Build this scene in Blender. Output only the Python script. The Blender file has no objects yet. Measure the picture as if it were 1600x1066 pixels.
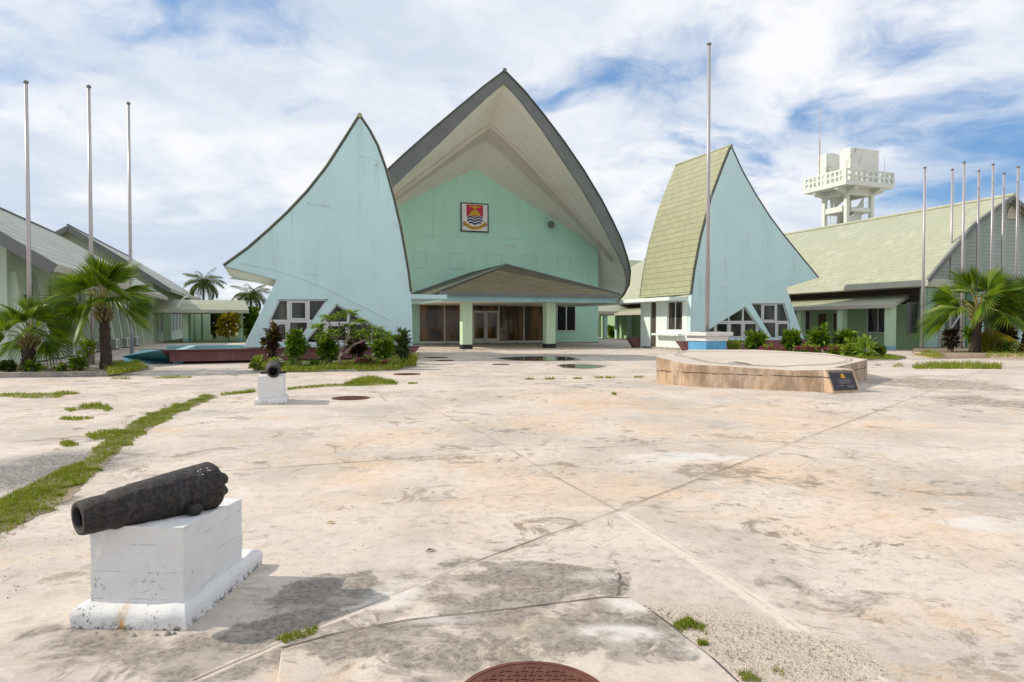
import bpy, math, random
import numpy as np
from mathutils import Vector, Matrix, noise as mnoise
from mathutils.geometry import tessellate_polygon
random.seed(7)
sc = bpy.context.scene
COL = sc.collection
# ------------------------------------------------------------------ camera and survey helpers
F, CX, CY, HZ, CZ = 1067.0, 800.0, 533.0, 508.0, 1.6
PITCH = math.atan((CY - HZ) / F)
SP, CP = math.sin(PITCH), math.cos(PITCH)
TH = math.radians(20.06)
SN, CN = math.sin(TH), math.cos(TH)


def ray(px, py):
    dx, dz = (px - CX) / F, -(py - CY) / F
    return Vector((dx, CP + dz * SP, -SP + dz * CP))


def G(px, py, z=0.0):          # point on the level z
    r = ray(px, py)
    t = (z - CZ) / r.z
    return Vector((r.x * t, r.y * t, z))


def PY(px, py, Y):             # point at distance Y
    r = ray(px, py)
    t = Y / r.y
    return Vector((r.x * t, Y, CZ + r.z * t))


def S(e, n, z=0.0):            # site axes -> world
    return Vector((e * CN - n * SN, e * SN + n * CN, z))


def site(P):
    return (P.x * CN + P.y * SN, -P.x * SN + P.y * CN, P.z)


def PL(px, py, n):             # point on the plane n = const, in site axes
    r = ray(px, py)
    t = n / (-r.x * SN + r.y * CN)
    return site(Vector((r.x * t, r.y * t, CZ + r.z * t)))


def PE(px, py, e):             # point on the plane e = const, in site axes
    r = ray(px, py)
    t = e / (r.x * CN + r.y * SN)
    return site(Vector((r.x * t, r.y * t, CZ + r.z * t)))


EV, NV, ZV = S(1, 0), S(0, 1), Vector((0, 0, 1))


# ------------------------------------------------------------------ mesh builder
class MB:
    def __init__(self):
        self.v, self.f = [], []

    def add(self, vs, fs):
        o = len(self.v)
        self.v += [tuple(p) for p in vs]
        self.f += [tuple(i + o for i in f) for f in fs]
        return self

    def face(self, *pts):
        return self.add(pts, [tuple(range(len(pts)))])

    def para(self, o, a, b, c):
        o, a, b, c = Vector(o), Vector(a), Vector(b), Vector(c)
        vs = [o, o + a, o + a + b, o + b, o + c, o + a + c, o + a + b + c, o + b + c]
        return self.add(vs, [(0, 3, 2, 1), (4, 5, 6, 7), (0, 1, 5, 4), (1, 2, 6, 5), (2, 3, 7, 6), (3, 0, 4, 7)])

    def sbox(self, e0, e1, n0, n1, z0, z1):
        return self.para(S(e0, n0, z0), EV * (e1 - e0), NV * (n1 - n0), ZV * (z1 - z0))

    def box(self, x0, x1, y0, y1, z0, z1):
        return self.para((x0, y0, z0), (x1 - x0, 0, 0), (0, y1 - y0, 0), (0, 0, z1 - z0))

    def tube(self, pts, rads, seg=10, cap=True):
        pts = [Vector(p) for p in pts]
        if not hasattr(rads, '__len__'):
            rads = [rads] * len(pts)
        vs, fs = [], []
        up = None
        for i, p in enumerate(pts):
            d = (pts[min(i + 1, len(pts) - 1)] - pts[max(i - 1, 0)]).normalized()
            if up is None:
                up = d.orthogonal().normalized()
            else:
                up = (up - d * up.dot(d))
                up = up.normalized() if up.length > 1e-6 else d.orthogonal().normalized()
            w = d.cross(up)
            for k in range(seg):
                a = 2 * math.pi * k / seg
                vs.append(p + (up * math.cos(a) + w * math.sin(a)) * rads[i])
        for i in range(len(pts) - 1):
            for k in range(seg):
                k2 = (k + 1) % seg
                fs.append((i * seg + k, i * seg + k2, (i + 1) * seg + k2, (i + 1) * seg + k))
        if cap:
            fs.append(tuple(range(seg - 1, -1, -1)))
            b = (len(pts) - 1) * seg
            fs.append(tuple(range(b, b + seg)))
        return self.add(vs, fs)

    def lathe(self, o, axis, prof, seg=24):
        """prof: (distance along axis, radius)"""
        o, axis = Vector(o), Vector(axis).normalized()
        u = axis.orthogonal().normalized()
        w = axis.cross(u)
        vs, fs = [], []
        for (t, r) in prof:
            for k in range(seg):
                a = 2 * math.pi * k / seg
                vs.append(o + axis * t + (u * math.cos(a) + w * math.sin(a)) * r)
        for i in range(len(prof) - 1):
            for k in range(seg):
                k2 = (k + 1) % seg
                fs.append((i * seg + k, i * seg + k2, (i + 1) * seg + k2, (i + 1) * seg + k))
        return self.add(vs, fs)

    def prism(self, poly, vec):
        poly = [Vector(p) for p in poly]
        vec = Vector(vec)
        n = len(poly)
        tri = tessellate_polygon([poly])
        vs = poly + [p + vec for p in poly]
        fs = [tuple(t) for t in tri] + [tuple(i + n for i in reversed(t)) for t in tri]
        fs += [(i, (i + 1) % n, (i + 1) % n + n, i + n) for i in range(n)]
        return self.add(vs, fs)

    def holed(self, loops, vec):
        loops = [[Vector(p) for p in l] for l in loops]
        vec = Vector(vec)
        flat = [p for l in loops for p in l]
        n = len(flat)
        tri = tessellate_polygon(loops)
        fs = [tuple(t) for t in tri] + [tuple(i + n for i in reversed(t)) for t in tri]
        o = 0
        for l in loops:
            m = len(l)
            fs += [(o + i, o + (i + 1) % m, o + (i + 1) % m + n, o + i + n) for i in range(m)]
            o += m
        return self.add(flat + [p + vec for p in flat], fs)

    def strip(self, A, B):
        n = len(A)
        return self.add(list(A) + list(B), [(i, i + 1, n + i + 1, n + i) for i in range(n - 1)])

    def slab(self, A, B, t):
        """thick sheet between polylines A and B, thickness vector t"""
        t = Vector(t)
        A, B = [Vector(p) for p in A], [Vector(p) for p in B]
        n = len(A)
        vs = A + B + [p + t for p in A] + [p + t for p in B]
        fs = []
        for i in range(n - 1):
            fs.append((i, i + 1, n + i + 1, n + i))
            fs.append((2 * n + i, 3 * n + i, 3 * n + i + 1, 2 * n + i + 1))
            fs.append((i, 2 * n + i, 2 * n + i + 1, i + 1))
            fs.append((n + i, n + i + 1, 3 * n + i + 1, 3 * n + i))
        fs.append((0, n, 3 * n, 2 * n))
        fs.append((n - 1, 3 * n - 1, 4 * n - 1, 2 * n - 1))
        return self.add(vs, fs)

    def ring(self, c, u, w, r0, r1, seg=32):
        c, u, w = Vector(c), Vector(u), Vector(w)
        A, B = [], []
        for k in range(seg + 1):
            a = 2 * math.pi * k / seg
            d = u * math.cos(a) + w * math.sin(a)
            A.append(c + d * r0)
            B.append(c + d * r1)
        return self.strip(A, B)

    def disc(self, c, u, w, r, seg=32):
        c, u, w = Vector(c), Vector(u), Vector(w)
        return self.face(*[c + (u * math.cos(2 * math.pi * k / seg) + w * math.sin(2 * math.pi * k / seg)) * r for k in range(seg)])

    def build(self, name, mat, parent=None, origin=None, smooth=False, bevel=0, norm=True):
        o0 = ORG[parent.name] if parent is not None else Vector(origin or (0, 0, 0))
        me = bpy.data.meshes.new(name)
        me.from_pydata([(p[0] - o0[0], p[1] - o0[1], p[2] - o0[2]) for p in self.v], [], self.f)
        if norm:
            import bmesh
            bm = bmesh.new()
            bm.from_mesh(me)
            if smooth or bevel:
                bmesh.ops.remove_doubles(bm, verts=bm.verts, dist=1e-5)
            bmesh.ops.recalc_face_normals(bm, faces=bm.faces)
            bm.to_mesh(me)
            bm.free()
        me.materials.append(mat)
        if smooth:
            me.polygons.foreach_set('use_smooth', [True] * len(me.polygons))
        ob = bpy.data.objects.new(name, me)
        COL.objects.link(ob)
        if parent is not None:
            ob.parent = parent
        else:
            ob.location = o0
        ORG[ob.name] = o0
        if bevel:
            md = ob.modifiers.new('bevel', 'BEVEL')
            md.width = bevel
            md.segments = 2
            md.limit_method = 'ANGLE'
        return ob


ORG = {}


def tag(o, label, cat, group=None):
    o['label'] = label
    o['category'] = cat
    if group:
        o['group'] = group
    return o


def thing(name, label, cat, loc, group=None):
    o = bpy.data.objects.new(name, None)
    o.empty_display_size = 0.2
    COL.objects.link(o)
    o.location = loc
    ORG[o.name] = Vector(loc)
    return tag(o, label, cat, group)


def struct(o, kind='structure', label=None):
    o['kind'] = kind
    if label:
        o['label'] = label
    return o


def dup(root, loc, rz, label, group=None, scale=None):
    r = root.copy()
    COL.objects.link(r)
    r.location = loc
    r.rotation_euler = (0, 0, rz)
    if scale:
        r.scale = scale
    r['label'] = label
    if group:
        r['group'] = group
    ORG[r.name] = Vector(loc)
    for ch in list(root.children):
        c = ch.copy()
        COL.objects.link(c)
        c.parent = r
        for g in ch.children:
            d = g.copy()
            COL.objects.link(d)
            d.parent = c
    return r


# ------------------------------------------------------------------ node helpers
class NT:
    def __init__(self, tree):
        self.t = tree
        self.n = tree.nodes
        self.l = tree.links

    def node(self, typ, **kw):
        nd = self.n.new(typ)
        for k, v in kw.items():
            setattr(nd, k, v)
        return nd

    def set(self, nd, key, val):
        s = nd.inputs[key]
        if hasattr(val, 'is_output') or isinstance(val, bpy.types.NodeSocket):
            self.l.new(val, s)
        else:
            s.default_value = val

    def m(self, op, a, b=0.0, c=None, clamp=False):
        nd = self.node('ShaderNodeMath', operation=op, use_clamp=clamp)
        self.set(nd, 0, a)
        self.set(nd, 1, b)
        if c is not None:
            self.set(nd, 2, c)
        return nd.outputs[0]

    def vm(self, op, a, b=(0, 0, 0)):
        nd = self.node('ShaderNodeVectorMath', operation=op)
        self.set(nd, 0, a)
        self.set(nd, 1, b)
        return nd.outputs['Value'] if op in ('DOT_PRODUCT', 'LENGTH') else nd.outputs[0]

    def mix(self, f, a, b, blend='MIX'):
        nd = self.node('ShaderNodeMix', data_type='RGBA', blend_type=blend)
        self.set(nd, 0, f)
        for k, v in ((6, a), (7, b)):
            if isinstance(v, tuple) and len(v) == 3:
                v = v + (1,)
            self.set(nd, k, v)
        return nd.outputs[2]

    def noise(self, vec, scale, detail=4.0, rough=0.55, dist=0.0, color=False):
        nd = self.node('ShaderNodeTexNoise')
        self.set(nd, 'Vector', vec)
        self.set(nd, 'Scale', scale)
        self.set(nd, 'Detail', detail)
        self.set(nd, 'Roughness', rough)
        self.set(nd, 'Distortion', dist)
        return nd.outputs['Color' if color else 'Fac']

    def ss(self, x, lo, hi):
        nd = self.node('ShaderNodeMapRange', interpolation_type='SMOOTHSTEP')
        self.set(nd, 0, x)
        self.set(nd, 1, lo)
        self.set(nd, 2, hi)
        self.set(nd, 3, 0.0)
        self.set(nd, 4, 1.0)
        return nd.outputs[0]

    def pos(self):
        if not hasattr(self, '_p'):
            self._p = self.node('ShaderNodeNewGeometry')
        return self._p.outputs['Position']

    def island(self):
        self.pos()
        return self._p.outputs['Random Per Island']

    def scale(self, vec, s):
        return self.vm('MULTIPLY', vec, s)

    def bump(self, h, strength=0.3, dist=0.02, prev=None):
        nd = self.node('ShaderNodeBump')
        self.set(nd, 'Height', h)
        self.set(nd, 'Strength', strength)
        self.set(nd, 'Distance', dist)
        if prev is not None:
            self.set(nd, 'Normal', prev)
        return nd.outputs[0]


def newmat(name, rough=0.7, spec=0.5, metal=0.0):
    m = bpy.data.materials.new(name)
    m.use_nodes = True
    t = NT(m.node_tree)
    b = m.node_tree.nodes['Principled BSDF']
    b.inputs['Roughness'].default_value = rough
    b.inputs['Specular IOR Level'].default_value = spec
    b.inputs['Metallic'].default_value = metal
    return m, t, b


def plain(name, col, rough=0.6, var=0.15, scale=3.0, bump=0.0, bscale=60, metal=0.0, spec=0.4, dirt=None, dirt_amt=0.5, streak=False, dscale=2.0, dlo=0.52, dhi=0.72):
    """a painted or raw surface with slow tonal drift and optional weathering"""
    m, t, b = newmat(name, rough, spec, metal)
    p = t.pos()
    n1 = t.noise(p, scale, 5, 0.6)
    c = t.mix(t.ss(n1, 0.25, 0.75), tuple(x * (1 - var) for x in col), tuple(min(1, x * (1 + var)) for x in col))
    if dirt:
        q = t.scale(p, (1.0, 1.0, 0.12)) if streak else p
        d1 = t.ss(t.noise(q, dscale, 8, 0.68, 0.3), dlo, dhi)
        c = t.mix(t.m('MULTIPLY', d1, dirt_amt), c, dirt)
    t.set(b, 'Base Color', c)
    if bump:
        t.set(b, 'Normal', t.bump(t.noise(p, bscale, 6, 0.7), bump, 0.01))
    return m


def tiles(name, col, course, var=0.18, dark=(0.2, 0.2, 0.15), seed=0.0, line=0.5, lw=0.82, stain=(0.22, 0.21, 0.14), glint=0.0):
    """metal tile roof: level courses by height, a shaded lap line, per-course and patchy tone"""
    m, t, b = newmat(name, 0.55, 0.35)
    p = t.pos()
    sep = t.node('ShaderNodeSeparateXYZ')
    t.set(sep, 0, p)
    wob = t.m('MULTIPLY', t.noise(p, 0.5, 2), course * 0.18)
    k = t.m('DIVIDE', t.m('ADD', sep.outputs[2], wob), course)
    fr = t.m('FRACT', k)
    fl = t.m('FLOOR', k)
    comb = t.node('ShaderNodeCombineXYZ')
    t.set(comb, 0, t.m('MULTIPLY', fl, 3.17))
    t.set(comb, 1, t.m('MULTIPLY', t.vm('DOT_PRODUCT', p, (0.37, 1.37, 0)), 1.6))
    t.set(comb, 2, seed)
    tn = t.noise(comb.outputs[0], 1.0, 2)
    c = t.mix(t.ss(tn, 0.3, 0.7), tuple(x * (1 - var) for x in col), tuple(x * (1 + var) for x in col))
    c = t.mix(t.m('MULTIPLY', t.ss(t.noise(p, 0.35, 7, 0.65), 0.45, 0.75), 0.5), c, stain)
    if glint:
        cell = t.node('ShaderNodeCombineXYZ')
        t.set(cell, 0, fl)
        t.set(cell, 1, t.m('FLOOR', t.m('ADD', t.m('MULTIPLY', t.vm('DOT_PRODUCT', p, (-0.343, 0.939, 0)), 3.0), t.m('MULTIPLY', fl, 0.37))))
        wn_ = t.node('ShaderNodeTexWhiteNoise', noise_dimensions='2D')
        t.set(wn_, 0, cell.outputs[0])
        gl_ = t.m('MULTIPLY', t.ss(wn_.outputs[0], 0.45, 0.95), t.ss(t.noise(p, 0.22, 3, 0.5, 1.2), 0.40, 0.60))
        c = t.mix(t.m('MULTIPLY', gl_, glint), c, (0.66, 0.66, 0.60))
    c = t.mix(t.m('MULTIPLY', t.ss(fr, lw, 0.97), line), c, dark)
    t.set(b, 'Base Color', c)
    h = t.m('SUBTRACT', 1.0, fr)
    t.set(b, 'Normal', t.bump(h, 0.5, 0.03))
    return m


def leafmat(name, c1, c2, trans=0.35, rough=0.45, tip=None):
    m, t, b = newmat(name, rough, 0.35)
    r = t.island()
    p = t.pos()
    f = t.m('ADD', t.m('MULTIPLY', r, 0.6), t.m('MULTIPLY', t.noise(p, 2.5, 3), 0.5))
    c = t.mix(t.ss(f, 0.15, 0.95), c1, c2)
    if tip:
        c = t.mix(t.ss(r, 0.82, 0.90), c, tip)
    t.set(b, 'Base Color', c)
    tr = t.node('ShaderNodeBsdfTranslucent')
    t.set(tr, 0, t.mix(0.35, c, (0.24, 0.34, 0.015)))
    ms = t.node('ShaderNodeMixShader')
    t.set(ms, 0, trans)
    t.l.new(b.outputs[0], ms.inputs[1])
    t.l.new(tr.outputs[0], ms.inputs[2])
    t.l.new(ms.outputs[0], m.node_tree.nodes['Material Output'].inputs[0])
    return m


def glassmat(name, col=(0.02, 0.025, 0.025), rough=0.06, streaks=None):
    m, t, b = newmat(name, rough, 0.4)
    c = col
    if streaks:
        p = t.scale(t.pos(), (1, 1, 0.15))
        c = t.mix(t.ss(t.noise(p, 1.6, 4, 0.6), 0.4, 0.68), col, streaks)
    else:
        c = t.mix(t.noise(t.pos(), 1.2, 3), tuple(x * 0.5 for x in col), tuple(x * 1.6 for x in col))
    t.set(b, 'Base Color', c)
    return m


M = {}
M['fin'] = plain('pale_blue_paint', (0.545, 0.755, 0.77), 0.6, 0.05, 0.35, 0.15, 30, dirt=(0.36, 0.52, 0.50), dirt_amt=0.5, streak=True, dscale=1.1, dlo=0.5, dhi=0.8)
def weather_fin():
    m = M['fin']
    t = NT(m.node_tree)
    b = m.node_tree.nodes['Principled BSDF']
    c0 = b.inputs['Base Color'].links[0].from_socket
    p = t.pos()
    pt = t.m('MULTIPLY', t.ss(t.noise(p, 0.22, 6, 0.6, 0.6), 0.47, 0.56), 0.22)
    c = t.mix(pt, c0, (0.60, 0.76, 0.755))
    st = t.m('MULTIPLY', t.ss(t.noise(t.scale(p, (1, 1, 0.05)), 3.0, 6, 0.7), 0.56, 0.68), t.ss(t.noise(p, 0.3, 4), 0.42, 0.6))
    c = t.mix(t.m('MULTIPLY', st, 0.30), c, (0.30, 0.38, 0.35))
    vo = t.node('ShaderNodeTexVoronoi', feature='DISTANCE_TO_EDGE')
    t.set(vo, 'Vector', t.vm('ADD', p, t.scale(t.noise(p, 1.2, 6, 0.6, 0, True), (1.2, 1.2, 1.2))))
    t.set(vo, 'Scale', 0.28)
    cr = t.m('MULTIPLY', t.ss(vo.outputs['Distance'], 0.008, 0.002), t.ss(t.noise(p, 0.4, 3), 0.5, 0.62))
    c = t.mix(t.m('MULTIPLY', cr, 0.5), c, (0.22, 0.28, 0.27))
    t.set(b, 'Base Color', c)


weather_fin()
M['mint'] = plain('mint_green_render', (0.47, 0.75, 0.60), 0.75, 0.05, 0.4, 0.15, 25, dirt=(0.33, 0.55, 0.44), dirt_amt=0.35, streak=True, dscale=0.8, dlo=0.48, dhi=0.75)
M['mint_low'] = plain('mint_blue_render', (0.46, 0.68, 0.60), 0.75, 0.06, 0.5, 0.15, 25, dirt=(0.27, 0.45, 0.40), dirt_amt=0.4, streak=True)
M['green_wall'] = plain('pale_green_wall', (0.36, 0.52, 0.30), 0.75, 0.07, 0.5, 0.1, 25, dirt=(0.28, 0.36, 0.22), dirt_amt=0.4, streak=True)
M['green_pale'] = plain('whitish_green_wall', (0.52, 0.62, 0.50), 0.75, 0.06, 0.5, 0.1, 25, dirt=(0.34, 0.38, 0.28), dirt_amt=0.45, streak=True)
M['white_green'] = plain('kiosk_white_paint', (0.68, 0.78, 0.74), 0.7, 0.05, 0.5, 0.1, 25, dirt=(0.42, 0.46, 0.40), dirt_amt=0.35, streak=True)
M['col_paint'] = plain('column_paint', (0.52, 0.68, 0.48), 0.7, 0.05, 0.5, 0.1, 25, dirt=(0.4, 0.48, 0.36), dirt_amt=0.3, streak=True)
M['blue_fascia'] = plain('blue_fascia_paint', (0.26, 0.44, 0.46), 0.6, 0.08, 0.8, dirt=(0.2, 0.26, 0.25), dirt_amt=0.5, streak=True)
M['soffit'] = plain('soffit_board', (0.80, 0.785, 0.70), 0.8, 0.03, 0.5, dirt=(0.68, 0.63, 0.52), dirt_amt=0.45, dscale=0.35, dlo=0.48, dhi=0.72)
M['seam'] = plain('soffit_seam', (0.68, 0.65, 0.57), 0.8, 0.05, 0.5)
M['soffit_beam'] = plain('soffit_cross_beam', (0.60, 0.55, 0.48), 0.8, 0.05, 0.5)
M['beam'] = plain('soffit_beam', (0.47, 0.43, 0.37), 0.8, 0.06, 0.5)
M['barge'] = plain('grey_green_barge', (0.15, 0.165, 0.155), 0.6, 0.12, 0.8, dirt=(0.2, 0.19, 0.15), dirt_amt=0.5, streak=True)
M['dark_trim'] = plain('dark_edge_trim', (0.06, 0.07, 0.06), 0.6, 0.2, 1.0)
M['dark_void'] = plain('dark_lattice_soffit', (0.075, 0.06, 0.045), 0.9, 0.3, 4.0)
M['tile_hall'] = tiles('olive_tile_roof', (0.095, 0.09, 0.05), 0.22, line=0.6, stain=(0.075, 0.07, 0.04), dark=(0.04, 0.04, 0.025))
M['tile_fin'] = tiles('yellow_green_shingle', (0.315, 0.325, 0.20), 0.37, var=0.08, line=0.8, lw=0.85, dark=(0.12, 0.13, 0.08), stain=(0.34, 0.35, 0.2))
M['tile_right'] = tiles('pale_yellow_green_tile', (0.37, 0.39, 0.28), 0.24, var=0.07, line=0.6, glint=0.22, dark=(0.26, 0.27, 0.16), stain=(0.36, 0.38, 0.25))
M['tile_left'] = tiles('weathered_grey_green_tile', (0.38, 0.40, 0.33), 0.42, var=0.08, line=0.95, glint=0.3, dark=(0.15, 0.17, 0.14), stain=(0.26, 0.29, 0.24))
M['siding'] = tiles('grey_green_siding', (0.30, 0.36, 0.31), 0.24, var=0.06, line=0.7, dark=(0.12, 0.15, 0.13), stain=(0.25, 0.30, 0.26))
M['fascia_pale'] = plain('pale_fascia', (0.50, 0.50, 0.42), 0.6, 0.08, 1.0, dirt=(0.3, 0.28, 0.2), dirt_amt=0.5, streak=True)
M['alu'] = plain('grey_aluminium', (0.62, 0.63, 0.63), 0.4, 0.06, 1.0, metal=0.2)
M['white_frame'] = plain('white_frame', (0.7, 0.7, 0.67), 0.5, 0.06, 1.0)
M['glass'] = glassmat('dark_glass', (0.018, 0.022, 0.02), 0.05)
M['glass_curtain'] = glassmat('curtained_glass', (0.07, 0.04, 0.018), 0.05, (0.24, 0.13, 0.05))
M['glass_pav'] = glassmat('hall_side_glass', (0.014, 0.018, 0.016), 0.04, (0.085, 0.095, 0.07))  # paler streaks paint in reflections and greenery seen in the panes
M['glass_lace'] = glassmat('lace_glass', (0.02, 0.022, 0.02), 0.12, (0.12, 0.12, 0.10))
M['maroon'] = plain('maroon_paint', (0.20, 0.085, 0.085), 0.6, 0.1, 0.8, 0.1, 30, dirt=(0.30, 0.2, 0.18), dirt_amt=0.4, streak=True)
M['teal'] = plain('teal_paint', (0.17, 0.43, 0.47), 0.55, 0.15, 0.9, dirt=(0.05, 0.15, 0.15), dirt_amt=0.6, streak=True)
M['coping'] = plain('light_blue_coping', (0.25, 0.47, 0.52), 0.6, 0.1, 1.0, dirt=(0.3, 0.3, 0.26), dirt_amt=0.4)
M['black'] = plain('black_paint', (0.015, 0.015, 0.017), 0.5, 0.2, 2.0)
M['brown_door'] = plain('brown_door', (0.11, 0.06, 0.03), 0.5, 0.15, 1.5)
M['pole'] = plain('flagpole_paint', (0.43, 0.40, 0.41), 0.35, 0.06, 0.7, metal=0.25)
M['steel'] = plain('galvanised_tube', (0.45, 0.45, 0.44), 0.45, 0.1, 2.0, metal=0.4)
M['ac'] = plain('ac_casing', (0.66, 0.68, 0.66), 0.5, 0.05, 2.0, dirt=(0.4, 0.38, 0.3), dirt_amt=0.4, streak=True)
M['grille'] = plain('dark_grille', (0.03, 0.03, 0.035), 0.5, 0.2, 4.0)
M['tower'] = plain('tower_paint', (0.68, 0.715, 0.64), 0.75, 0.05, 0.5, 0.1, 20, dirt=(0.42, 0.44, 0.33), dirt_amt=0.5, streak=True)
M['tank'] = plain('peeling_tank_paint', (0.72, 0.73, 0.68), 0.75, 0.05, 0.5, 0.1, 20, dirt=(0.30, 0.30, 0.25), dirt_amt=0.7, dscale=1.4, dlo=0.52, dhi=0.66)
M['kerb'] = plain('kerb_concrete', (0.34, 0.32, 0.28), 0.9, 0.15, 2.0, 0.4, 40, dirt=(0.10, 0.10, 0.09), dirt_amt=0.8, dscale=1.6, dlo=0.42, dhi=0.7)
M['kerb_new'] = plain('pinkish_kerb', (0.55, 0.42, 0.32), 0.9, 0.1, 2.0, 0.4, 40, dirt=(0.25, 0.2, 0.15), dirt_amt=0.6)
M['soil'] = plain('sandy_soil', (0.24, 0.19, 0.13), 0.95, 0.25, 1.5, 0.5, 30, dirt=(0.10, 0.09, 0.05), dirt_amt=0.7)
M['lawn'] = plain('distant_lawn', (0.09, 0.13, 0.03), 0.9, 0.3, 0.5)
M['trunk'] = plain('palm_trunk', (0.065, 0.045, 0.035), 0.9, 0.3, 8.0, 0.8, 22)
M['bark'] = plain('grey_bark', (0.24, 0.20, 0.15), 0.9, 0.2, 8.0, 0.5, 30)
M['petiole'] = plain('petiole_fibre', (0.22, 0.19, 0.07), 0.7, 0.25, 6.0)
M['fan'] = leafmat('fan_palm_leaf', (0.028, 0.085, 0.005), (0.20, 0.29, 0.012), 0.34, 0.46)
M['fan_yellow'] = leafmat('yellowing_palm_leaf', (0.22, 0.22, 0.02), (0.36, 0.30, 0.03), 0.3, 0.45)
M['coco'] = leafmat('coconut_leaf', (0.04, 0.08, 0.015), (0.16, 0.20, 0.04), 0.3, 0.4)
M['shrub'] = leafmat('shrub_leaf', (0.03, 0.10, 0.005), (0.19, 0.30, 0.016), 0.3, 0.4)
M['shrub_dark'] = leafmat('dark_shrub_leaf', (0.012, 0.028, 0.008), (0.05, 0.08, 0.02), 0.25, 0.4)
M['shrub_lime'] = leafmat('lime_shrub_leaf', (0.12, 0.20, 0.015), (0.30, 0.36, 0.03), 0.35, 0.4)
M['shrub_red'] = leafmat('dark_red_leaf', (0.020, 0.006, 0.008), (0.09, 0.02, 0.025), 0.25, 0.35)
M['croton'] = leafmat('yellow_croton_leaf', (0.25, 0.20, 0.01), (0.50, 0.34, 0.02), 0.3, 0.4)
M['frangi'] = leafmat('frangipani_leaf', (0.13, 0.24, 0.02), (0.32, 0.44, 0.06), 0.35, 0.35)
M['grass'] = leafmat('grass_blade', (0.10, 0.17, 0.006), (0.34, 0.37, 0.022), 0.35, 0.5, tip=(0.36, 0.27, 0.10))
M['pink'] = plain('pink_petal', (0.55, 0.05, 0.25), 0.5, 0.25, 6.0)
M['white_petal'] = plain('white_petal', (0.75, 0.74, 0.68), 0.5, 0.08, 6.0)
M['rust'] = plain('rusty_iron', (0.13, 0.045, 0.028), 0.75, 0.25, 9.0, 0.6, 90, dirt=(0.05, 0.025, 0.02), dirt_amt=0.6, dscale=7)
M['emblem_white'] = plain('emblem_white', (0.72, 0.70, 0.66), 0.5, 0.03, 1.0)
M['emblem_red'] = plain('emblem_red', (0.50, 0.015, 0.05), 0.5, 0.06, 1.0)
M['emblem_gold'] = plain('emblem_gold', (0.60, 0.33, 0.02), 0.5, 0.08, 1.0)
M['emblem_blue'] = plain('emblem_blue', (0.01, 0.02, 0.12), 0.5, 0.05, 1.0)
M['plaque'] = plain('black_granite', (0.03, 0.026, 0.035), 0.25, 0.2, 6.0)
M['plaque_text'] = plain('engraved_grey', (0.22, 0.21, 0.22), 0.5, 0.1, 6.0)
M['render_stain'] = plain('flaked_render', (0.55, 0.62, 0.55), 0.8, 0.1, 3.0)
M['octagon'] = None


def mat_whitewash():
    m, t, b = newmat('whitewashed_concrete', 0.85, 0.25)
    p = t.pos()
    c = t.mix(t.noise(p, 6, 5, 0.6), (0.66, 0.66, 0.65), (0.80, 0.80, 0.79))
    # board marks left by the shuttering
    sep = t.node('ShaderNodeSeparateXYZ')
    t.set(sep, 0, p)
    zz = t.m('ADD', sep.outputs[2], t.m('MULTIPLY', t.noise(p, 5, 3), 0.02))
    fr = t.m('FRACT', t.m('DIVIDE', zz, 0.145))
    ln = t.m('MULTIPLY', t.ss(t.m('ABSOLUTE', t.m('SUBTRACT', fr, 0.5)), 0.46, 0.5), t.ss(t.noise(p, 9, 3), 0.45, 0.6))
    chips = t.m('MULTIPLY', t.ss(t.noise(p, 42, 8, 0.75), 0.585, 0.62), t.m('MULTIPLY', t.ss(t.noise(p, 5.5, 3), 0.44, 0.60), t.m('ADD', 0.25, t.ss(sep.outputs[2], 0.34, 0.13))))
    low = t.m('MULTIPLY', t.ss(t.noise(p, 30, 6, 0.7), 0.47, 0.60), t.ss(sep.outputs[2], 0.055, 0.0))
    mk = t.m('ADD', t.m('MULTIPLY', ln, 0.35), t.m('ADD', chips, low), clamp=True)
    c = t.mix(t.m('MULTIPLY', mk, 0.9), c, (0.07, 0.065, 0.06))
    # ochre run on the plinth
    q = t.vm('LENGTH', t.scale(t.vm('SUBTRACT', p, (-2.055, 3.6, 0.04)), (1 / 0.05, 0.0, 1 / 0.12)))
    r = t.m('MULTIPLY', t.ss(t.m('ADD', q, t.m('MULTIPLY', t.noise(p, 12, 4), 0.9)), 1.35, 0.5), t.ss(t.noise(p, 22, 4), 0.25, 0.6))
    c = t.mix(t.m('MULTIPLY', r, 0.85), c, (0.60, 0.33, 0.08))
    t.set(b, 'Base Color', c)
    h = t.m('SUBTRACT', t.m('ADD', t.m('MULTIPLY', t.noise(p, 26, 7, 0.7), 0.8), t.noise(p, 120, 3)), t.m('MULTIPLY', mk, 0.8))
    t.set(b, 'Normal', t.bump(h, 0.55, 0.008))
    return m


def mat_cannon():
    m, t, b = newmat('corroded_iron', 0.62, 0.45)
    p = t.pos()
    c = t.mix(t.ss(t.noise(p, 40, 9, 0.78), 0.42, 0.68), (0.009, 0.008, 0.009), (0.07, 0.058, 0.052))
    c = t.mix(t.ss(t.noise(p, 28, 6, 0.7), 0.54, 0.66), c, (0.075, 0.034, 0.020))
    c = t.mix(t.m('MULTIPLY', t.ss(t.noise(p, 17, 5, 0.7), 0.56, 0.7), 0.6), c, (0.05, 0.075, 0.085))
    t.set(b, 'Base Color', c)
    h = t.m('ADD', t.noise(p, 55, 9, 0.78, 0.6), t.m('MULTIPLY', t.noise(p, 12, 4), 0.7))
    t.set(b, 'Normal', t.bump(h, 0.9, 0.012))
    return m


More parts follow.
